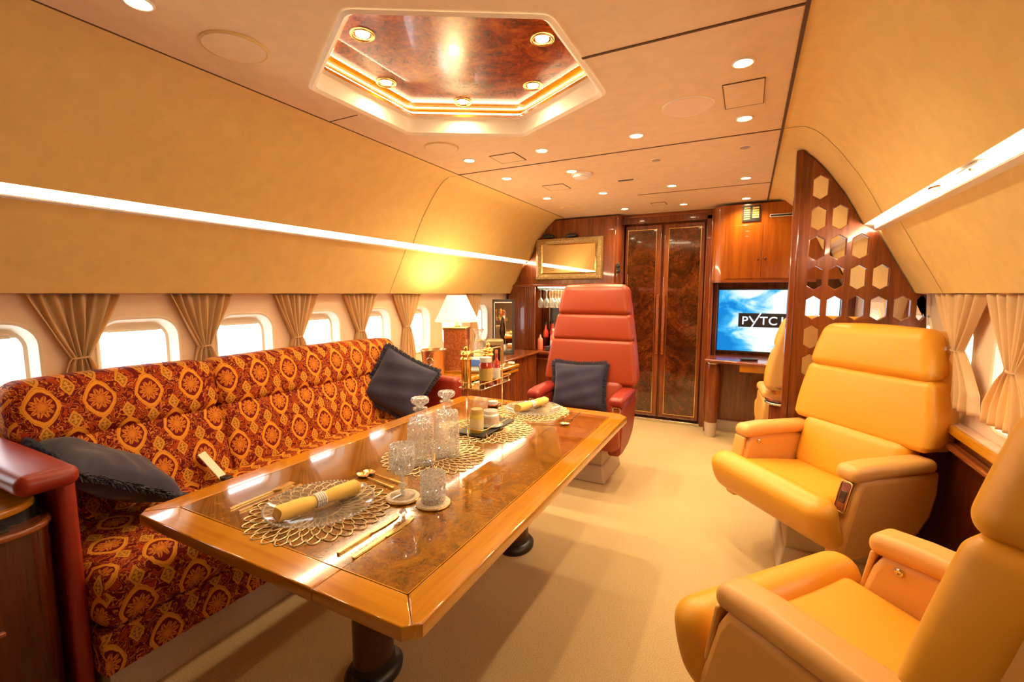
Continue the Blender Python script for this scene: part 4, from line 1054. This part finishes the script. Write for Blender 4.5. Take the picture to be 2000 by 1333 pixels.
# cutlery
def flat(P, z0, t, n=None): return plate(P, [], t, M4=at(Matrix(), z=z0 + t / 2))
def knife():
    return merge(flat(round_poly([(-.004, 0), (.004, 0), (.0055, .10), (.004, .11), (-.004, .11), (-.0055, .10)], .002), 0, .005), flat([(-.004, .11), (.005, .11), (.009, .15), (.007, .20), (-.002, .225), (-.004, .20)], .0008, .0022))
def fork():
    P = [flat([(-.004, 0), (.004, 0), (.0025, .10), (.0025, .135), (-.0025, .135), (-.0025, .10)], 0, .0035), flat([(-.0025, .133), (.0025, .133), (.011, .150), (.011, .162), (-.011, .162), (-.011, .150)], .002, .0025)]
    for k in range(4): P.append(flat([(-.011 + k * .0064, .160), (-.0082 + k * .0064, .160), (-.0085 + k * .0064, .205), (-.0105 + k * .0064, .205)], .003, .0022))
    return merge(*P)
def spoon():
    bowl = tr(lathe([(.0001, .0005), (.010, .001), (.017, .004), (.020, .008), (.0185, .008), (.010, .0025), (.0001, .002)], 20, cap=False), at(Matrix(), y=.165) @ Matrix.Diagonal((.85, 1.3, 1, 1)))
    return merge(flat([(-.0045, 0), (.0045, 0), (.002, .10), (.002, .142), (-.002, .142), (-.002, .10)], .002, .0032), bowl)
def cut(name, vf, x, y, rot, label, grp): tag(obj(name, vf, 'gold', loc=(x, y, TZ + .0005), rot=(0, 0, rot)), label, name.split('_')[-1], grp)
R_ = math.radians
cut('dinner_fork', fork(), -1.300, .742, R_(0), 'gold fork left of the near plate, outer one', 'gold cutlery at the near place')
cut('dinner_fork', fork(), -1.262, .745, R_(-2), 'gold fork left of the near plate, next to the plate', 'gold cutlery at the near place')
cut('dinner_knife', knife(), -.842, .722, R_(0), 'gold knife right of the near plate, closer to the plate', 'gold cutlery at the near place')
cut('dinner_knife', knife(), -.795, .725, R_(0), 'gold knife right of the near plate, along the table seam', 'gold cutlery at the near place')
cut('dessert_spoon', spoon(), -.972, 1.105, R_(84), 'gold spoon above the near plate, pointing left', 'gold cutlery at the near place')
cut('dessert_spoon', spoon(), -.975, 1.065, R_(80), 'gold spoon behind the napkin end of the near plate', 'gold cutlery at the near place')
cut('dinner_fork', fork(), -.80, 2.25, R_(180), 'gold fork right of the far plate, nearer the plate', 'gold cutlery at the far place')
cut('dinner_fork', fork(), -.755, 2.25, R_(180), 'gold fork right of the far plate, nearer the table edge', 'gold cutlery at the far place')
cut('dinner_knife', knife(), -1.20, 2.26, R_(180), 'gold knife left of the far plate', 'gold cutlery at the far place')
cut('dessert_spoon', spoon(), -.90, 1.93, R_(-70), 'gold spoon lying before the far plate', 'gold cutlery at the far place')

# crystal
def decanter(x, y, rot, label, h=.165, w_=.092):
    t = thing('decanter', label, 'decanter', (x, y, TZ + .003), rot, 'crystal decanters')
    def dfm(v): return v
    body = rbox(w_, w_, h, .008, 3, 3, lambda v: (v[0] * (1 - .35 * max(0, (v[2] / h - .40) / .1) ** 2 * .6), v[1] * (1 - .35 * max(0, (v[2] / h - .40) / .1) ** 2 * .6), v[2] + h / 2))
    obj('glass_body', body, 'crystal', t, smooth=True, angle=40)
    obj('liquor', mv(rbox(w_ * .80, w_ * .80, h * .12, .006, 2, 2), 0, 0, h * .12), 'glass', t, smooth=True)
    obj('neck', mv(lathe([(.034, 0), (.020, .010), (.017, .030), (.026, .036), (.027, .042), (.015, .044)], 20), 0, 0, h - .002), 'glass', t, smooth=True, angle=50)
    st_ = lathe([(.012, 0), (.014, .006), (.030, .016), (.034, .026), (.030, .036), (.0001, .038)], 8)
    obj('stopper', mv(st_, 0, 0, h + .042), 'crystal', t)
decanter(-1.040, 1.285, R_(35), 'square cut crystal decanter nearer the camera')
decanter(-1.005, 1.400, R_(35), 'square cut crystal decanter next to the gold caddy', .170)
for x, y, lb in ((-.905, 1.028, 'round cork coaster under the crystal goblet'), (-.800, 1.040, 'round cork coaster under the crystal tumbler')):
    t = thing('coaster', lb, 'coaster', (x, y, TZ), 0, 'cork coasters')
    obj('cork_disc', lathe([(.048, 0), (.050, .002), (.050, .007), (.048, .009)], 36), 'cork', t, smooth=True, angle=40)
    obj('metal_rim', lathe([(.0495, .001), (.0515, .0015), (.0515, .0055), (.0495, .006)], 36, cap=False), 'brass', t, smooth=True)
gb_ = thing('goblet', 'cut crystal stemmed goblet standing on a coaster', 'glass', (-.905, 1.028, TZ + .009))
obj('bowl', mv(lathe([(.004, 0), (.030, .012), (.039, .035), (.040, .062), (.037, .098), (.0355, .098), (.038, .062), (.036, .036), (.027, .015), (.0001, .008)], 32, cap=False), z=.062), 'crystal', gb_, smooth=True)
obj('stem', lathe([(.007, .005), (.006, .025), (.013, .034), (.006, .042), (.007, .064)], 16), 'crystal', gb_, smooth=True)
obj('foot', lathe([(.037, 0), (.038, .002), (.008, .006)], 32), 'glass', gb_, smooth=True, angle=40)
tg = thing('tumbler', 'cut crystal tumbler standing on a coaster', 'glass', (-.800, 1.040, TZ + .009))
obj('glass_wall', lathe([(.0001, 0), (.034, 0), (.0365, .006), (.038, .088), (.0355, .088), (.033, .016), (.0001, .014)], 32, cap=False), 'crystal', tg, smooth=True, angle=50)

# gold caddy
cdx, cdy = -1.052, 1.775
cy_ = thing('caddy', 'gold wire two tier condiment caddy standing on the table', 'caddy', (cdx, cdy, TZ + .004))
def rail(w_, l_, z, r=.0022): return tube([(p[0], p[1], z) for p in rrect(0, 0, w_, l_, .02, 3)], r, 6, True)
posts = [(-.065, 0), (.065, 0)]
obj('base_tray', merge(mv(rbox(.150, .30, .006, .0025), 0, 0, .006)), 'darkgrey', cy_, smooth=True)
obj('lower_rail', merge(rail(.160, .31, .035), *[tube([(sx * .078, sy, .0), (sx * .078, sy, .035)], .002, 6) for sx in (-1, 1) for sy in (-.13, 0, .13)]), 'gold', cy_, smooth=True)
obj('upper_tray', mv(rbox(.118, .27, .005, .002), 0, 0, .205), 'mirror', cy_, smooth=True)
obj('upper_rail', merge(rail(.126, .28, .232), *[tube([(sx * .06, sy, .205), (sx * .06, sy, .232)], .002, 6) for sx in (-1, 1) for sy in (-.11, 0, .11)]), 'gold', cy_, smooth=True)
obj('handle', merge(tube([(0, -.155, .0), (0, -.155, .34), (0, -.148, .355), (0, -.135, .362), (0, .135, .362), (0, .148, .355), (0, .155, .34), (0, .155, 0)], .003, 8), tube([(-.07, -.10, .362), (.07, -.10, .362)], .003, 8)), 'gold', cy_, smooth=True)
for yy, xx in ((-.112, -.034), (.055, -.020)):
    obj('mill_post', mv(lathe([(.023, .208), (.024, .214), (.0215, .222), (.0215, .325), (.027, .332), (.019, .342), (.026, .352), (.021, .362), (.008, .368), (.011, .378), (.006, .386), (.0001, .388)], 20), xx, yy, 0), 'mill', cy_, smooth=True, angle=60)
def jar(name, label, x, y, z, r, h, body, lid, lab, cat='jar'):
    t = thing(name, label, cat, (x, y, z), 0, 'jars and bottles in the caddy')
    obj('jar_body', lathe([(r * .9, 0), (r, .004), (r, h * .72), (r * .82, h * .80), (r * .82, h * .84)], 24), body, t, smooth=True, angle=50)
    obj('lid', lathe([(r * .88, h * .83), (r * .88, h)], 24), lid, t, smooth=True, angle=40)
    obj('label', lathe([(r * 1.015, h * .18), (r * 1.015, h * .62)], 24, cap=False), lab, t, smooth=True)
    return t
zt_ = TZ + .212
jar('sauce_jar', 'square dark red jar with gold label on the upper caddy tier', cdx + .02, cdy - .035, zt_, .030, .125, 'redglass', 'label_white', 'label_gold')
bottle('sauce_bottle', 'small bottle with red neck and pale label on the upper tier', cdx + .03, cdy + .045, zt_, .15, .018, 'redglass', 'pinkdrink', 'jars and bottles in the caddy', 'label_white', .4)
jar('mustard_jar', 'yellow mustard jar with round emblem on the lower caddy tier', cdx + .02, cdy - .115, TZ + .014, .030, .105, 'yellow', 'label_gold', 'paper')
jar('cream_pot', 'white round pot behind the mustard jar on the lower tier', cdx + .03, cdy - .01, TZ + .02, .038, .07, 'white', 'white', 'cork')
jar('honey_jar', 'small glass jar with orange content at the back of the lower tier', cdx - .02, cdy + .10, TZ + .014, .026, .09, 'amber', 'label_white', 'label_gold')
sv = thing('saucer', 'white saucer lying on the lower caddy tier', 'saucer', (cdx + .025, cdy + .0, TZ + .0145))
obj('dish', lathe([(.0001, 0), (.03, 0), (.055, .006), (.055, .008), (.03, .003), (.0001, .003)], 32, cap=False), 'white', sv, smooth=True)

for o in set(bpy.data.objects) - _table:
    if o.parent is None:
        l = o.location; o.location = (l.x * TK, l.y * TK, TZ + (l.z - TZ) * TK); o.scale = (TK, TK, TK)
# ================================================================== LEFT CREDENZA AND WHAT STANDS ON IT
cr_ = thing('credenza', 'low mahogany credenza behind the sofa arm along the left windows', 'cabinet', (-2.15, 3.4, 0))
CF = -1.86
obj('carcass', box(-2.50, CF - .02, 2.76, 3.72, 0, .62), 'mahogany', cr_, world=True)
obj('cabinet_top', plate(round_poly([(-2.50, 2.74), (CF + .01, 2.74), (CF + .01, 3.74), (-2.50, 3.74)], .02), [], .028, bevel=.009, M4=at(Matrix(), z=.682)), 'gold_wood_y', cr_, world=True, smooth=True, angle=40)
obj('pull_shelf', box(-2.4, CF - .002, 2.80, 3.735, .625, .650), 'gold_wood_y', cr_, world=True, bevel=.004)
c2 = thing('corner_counter', 'raised mahogany counter joining the credenza to the bar cabinet', 'counter', (-2.3, 4.2, 0))
obj('carcass', box(-2.50, -2.08, 3.75, 4.62, 0, .67), 'mahogany', c2, world=True)
obj('counter_top', plate([(-2.50, 3.745), (-2.02, 3.745), (-2.05, 4.615), (-2.50, 4.615)], [], .026, bevel=.008, M4=at(Matrix(), z=.692)), 'mahogany_y', c2, world=True, smooth=True, angle=40)
CT = .697
lp = thing('table_lamp', 'lit table lamp with pleated cream shade on a burl box base', 'lamp', (-2.13, 3.13, CT))
obj('lamp_base', mv(rz(rbox(.185, .185, .36, .006, 2, 2), R_(20)), 0, 0, .18), 'boxburl', lp, smooth=True, angle=30)
obj('base_trim', merge(mv(rz(rbox(.195, .195, .022, .005, 2, 2), R_(20)), 0, 0, .36), mv(rz(rbox(.195, .195, .02, .005, 2, 2), R_(20)), 0, 0, .01)), 'brass', lp, smooth=True, angle=30)
obj('stem', lathe([(.035, .37), (.012, .385), (.010, .42), (.018, .43), (.008, .44), (.006, .52)], 20), 'brass', lp, smooth=True)
rows = []
for i in range(9):
    f = i / 8; r = .175 + (.075 - .175) * f
    rows.append([((r + (.004 * (1 - f * .5)) * math.cos(k * PI)) * math.cos(2 * PI * k / 96), (r + (.004 * (1 - f * .5)) * math.cos(k * PI)) * math.sin(2 * PI * k / 96), .415 + .215 * f) for k in range(96)])
obj('lamp_shade', sheet(rows, True), 'shade_hi', lp, smooth=True, solid=.002)
obj('bulb', mv(lathe([(.0001, -.03), (.02, -.015), (.026, 0), (.02, .02), (.010, .035)], 16), z=.52), 'lamp_face', lp, smooth=True)
light('lamp_bulb', 'POINT', (0, 0, .60), 9, size=.03, parent=lp, color=(1, .68, .32))

ib = thing('ice_bucket', 'copper ice bucket with a lion ring handle beside the lamp', 'bucket', (-2.20, 2.90, CT))
obj('bucket', lathe([(.075, 0), (.080, .01), (.098, .19), (.104, .195), (.104, .205), (.095, .205), (.090, .19), (.070, .015), (.0001, .012)], 36), 'copper', ib, smooth=True, angle=50)
obj('ring_handle', mv(ry(rx(tube([(.03 * math.cos(a), .03 * math.sin(a), 0) for a in [2 * PI * i / 24 for i in range(24)]], .005, 8, True), PI / 2), 0.1), .04, -.103, .12), 'steel', ib, smooth=True)
tag(obj('ice_bucket_ornament', mv(merge(mv(rbox(.05, .03, .06, .012), 0, 0, .03), mv(rbox(.03, .03, .05, .012), .05, .01, .025)), -2.16, 2.79, CT), 'white', smooth=True), 'small white ornaments in front of the copper bucket', 'ornament')
vs_ = thing('glass_vase', 'tall glass bottle vase tied with twine beside the lamp', 'vase', (-2.18, 3.55, CT))
obj('vase_body', lathe([(.05, 0), (.055, .01), (.05, .14), (.03, .22), (.022, .27), (.05, .32), (.052, .325), (.02, .275), (.026, .22)], 24, cap=False), 'glass', vs_, smooth=True)
obj('sand_filling', lathe([(.045, .005), (.046, .12), (.0001, .135)], 24), 'paper', vs_, smooth=True)
obj('twine', merge(*[tube([(.034 * math.cos(a), .034 * math.sin(a), .215 + dz) for a in [2 * PI * i / 20 for i in range(20)]], .003, 6, True) for dz in (0, .006)], tube([(.03, -.02, .215), (.05, -.03, .17), (.045, -.03, .10)], .0025, 6), tube([(.03, -.02, .215), (.06, -.01, .24), (.07, 0, .20)], .0025, 6)), 'brass', vs_, smooth=True)
ht_ = thing('desk_heater', 'small bronze coloured heater with a slotted grille on the credenza', 'heater', (-1.99, 3.52, CT), R_(28))
obj('housing', mv(rbox(.155, .10, .235, .025, 5, 3), 0, 0, .125), 'heaterbronze', ht_, smooth=True)
obj('grille', merge(mv(rbox(.095, .004, .14, .0019), 0, -.051, .12), *[mv(rbox(.005, .008, .12, .002), -.032 + k * .016, -.055, .12) for k in range(5)]), 'bronze', ht_, smooth=True)
obj('foot', mv(rbox(.165, .11, .012, .005), 0, 0, .006), 'white_plastic', ht_, smooth=True)
sk = thing('smart_display', 'small tilted display with a blue picture beside the lamp base', 'display', (-1.95, 3.12, CT), R_(15))
obj('screen_body', tr(rbox(.13, .03, .12, .012), at(Matrix(), z=.07) @ Matrix.Rotation(R_(-18), 4, 'X')), 'ltblue', sk, smooth=True)
obj('screen_face', tr(rbox(.10, .004, .05, .0018), at(Matrix(), y=-.020, z=.085) @ Matrix.Rotation(R_(-18), 4, 'X')), 'blue', sk, smooth=True)
obj('stand', mv(rbox(.10, .07, .02, .008), 0, .02, .010), 'grey', sk, smooth=True)
tag(obj('salt_dish', mv(lathe([(.02, 0), (.03, .012), (.034, .04), (.032, .04), (.026, .012)], 20), -1.93, 3.30, CT), 'white', smooth=True), 'small white dish between the display and the heater', 'dish')
tag(obj('white_rag', mv(rbox(.06, .04, .025, .011), -1.90, 3.66, CT + .012), 'white', smooth=True), 'small white lump at the front corner of the credenza', 'cloth')
dc = thing('display_case', 'tall dark box frame with mirror holding a small figurine', 'display case', (-2.30, 4.25, .705), R_(28))
obj('case', merge(box(-.115, -.095, -.09, .09, 0, .575), box(.095, .115, -.09, .09, 0, .575), box(-.115, .115, -.09, .09, .555, .575), box(-.115, .115, -.09, .09, 0, .02), box(-.115, .115, .07, .09, 0, .575)), 'darkgrey', dc, bevel=.003)
obj('mirror_back', box(-.095, .095, .062, .070, .02, .555), 'mirror', dc)
obj('light_strip', merge(box(-.095, -.088, -.085, -.075, .03, .54), box(-.09, .09, -.085, -.075, .54, .55)), 'white_plastic', dc)
obj('switch_plate', box(.1152, .117, .0, .03, .26, .30), 'white', dc)
fg = thing('figurine', 'dark and silver figurine bottle inside the display case', 'figurine', (-2.30, 4.23, .726), R_(28))
obj('body', lathe([(.03, 0), (.035, .02), (.028, .10), (.018, .14), (.03, .20), (.025, .27), (.01, .31), (.016, .34), (.0001, .37)], 16), 'bronze', fg, smooth=True)
obj('base_cloth', lathe([(.042, 0), (.04, .05), (.03, .08)], 16), 'white', fg, smooth=True)
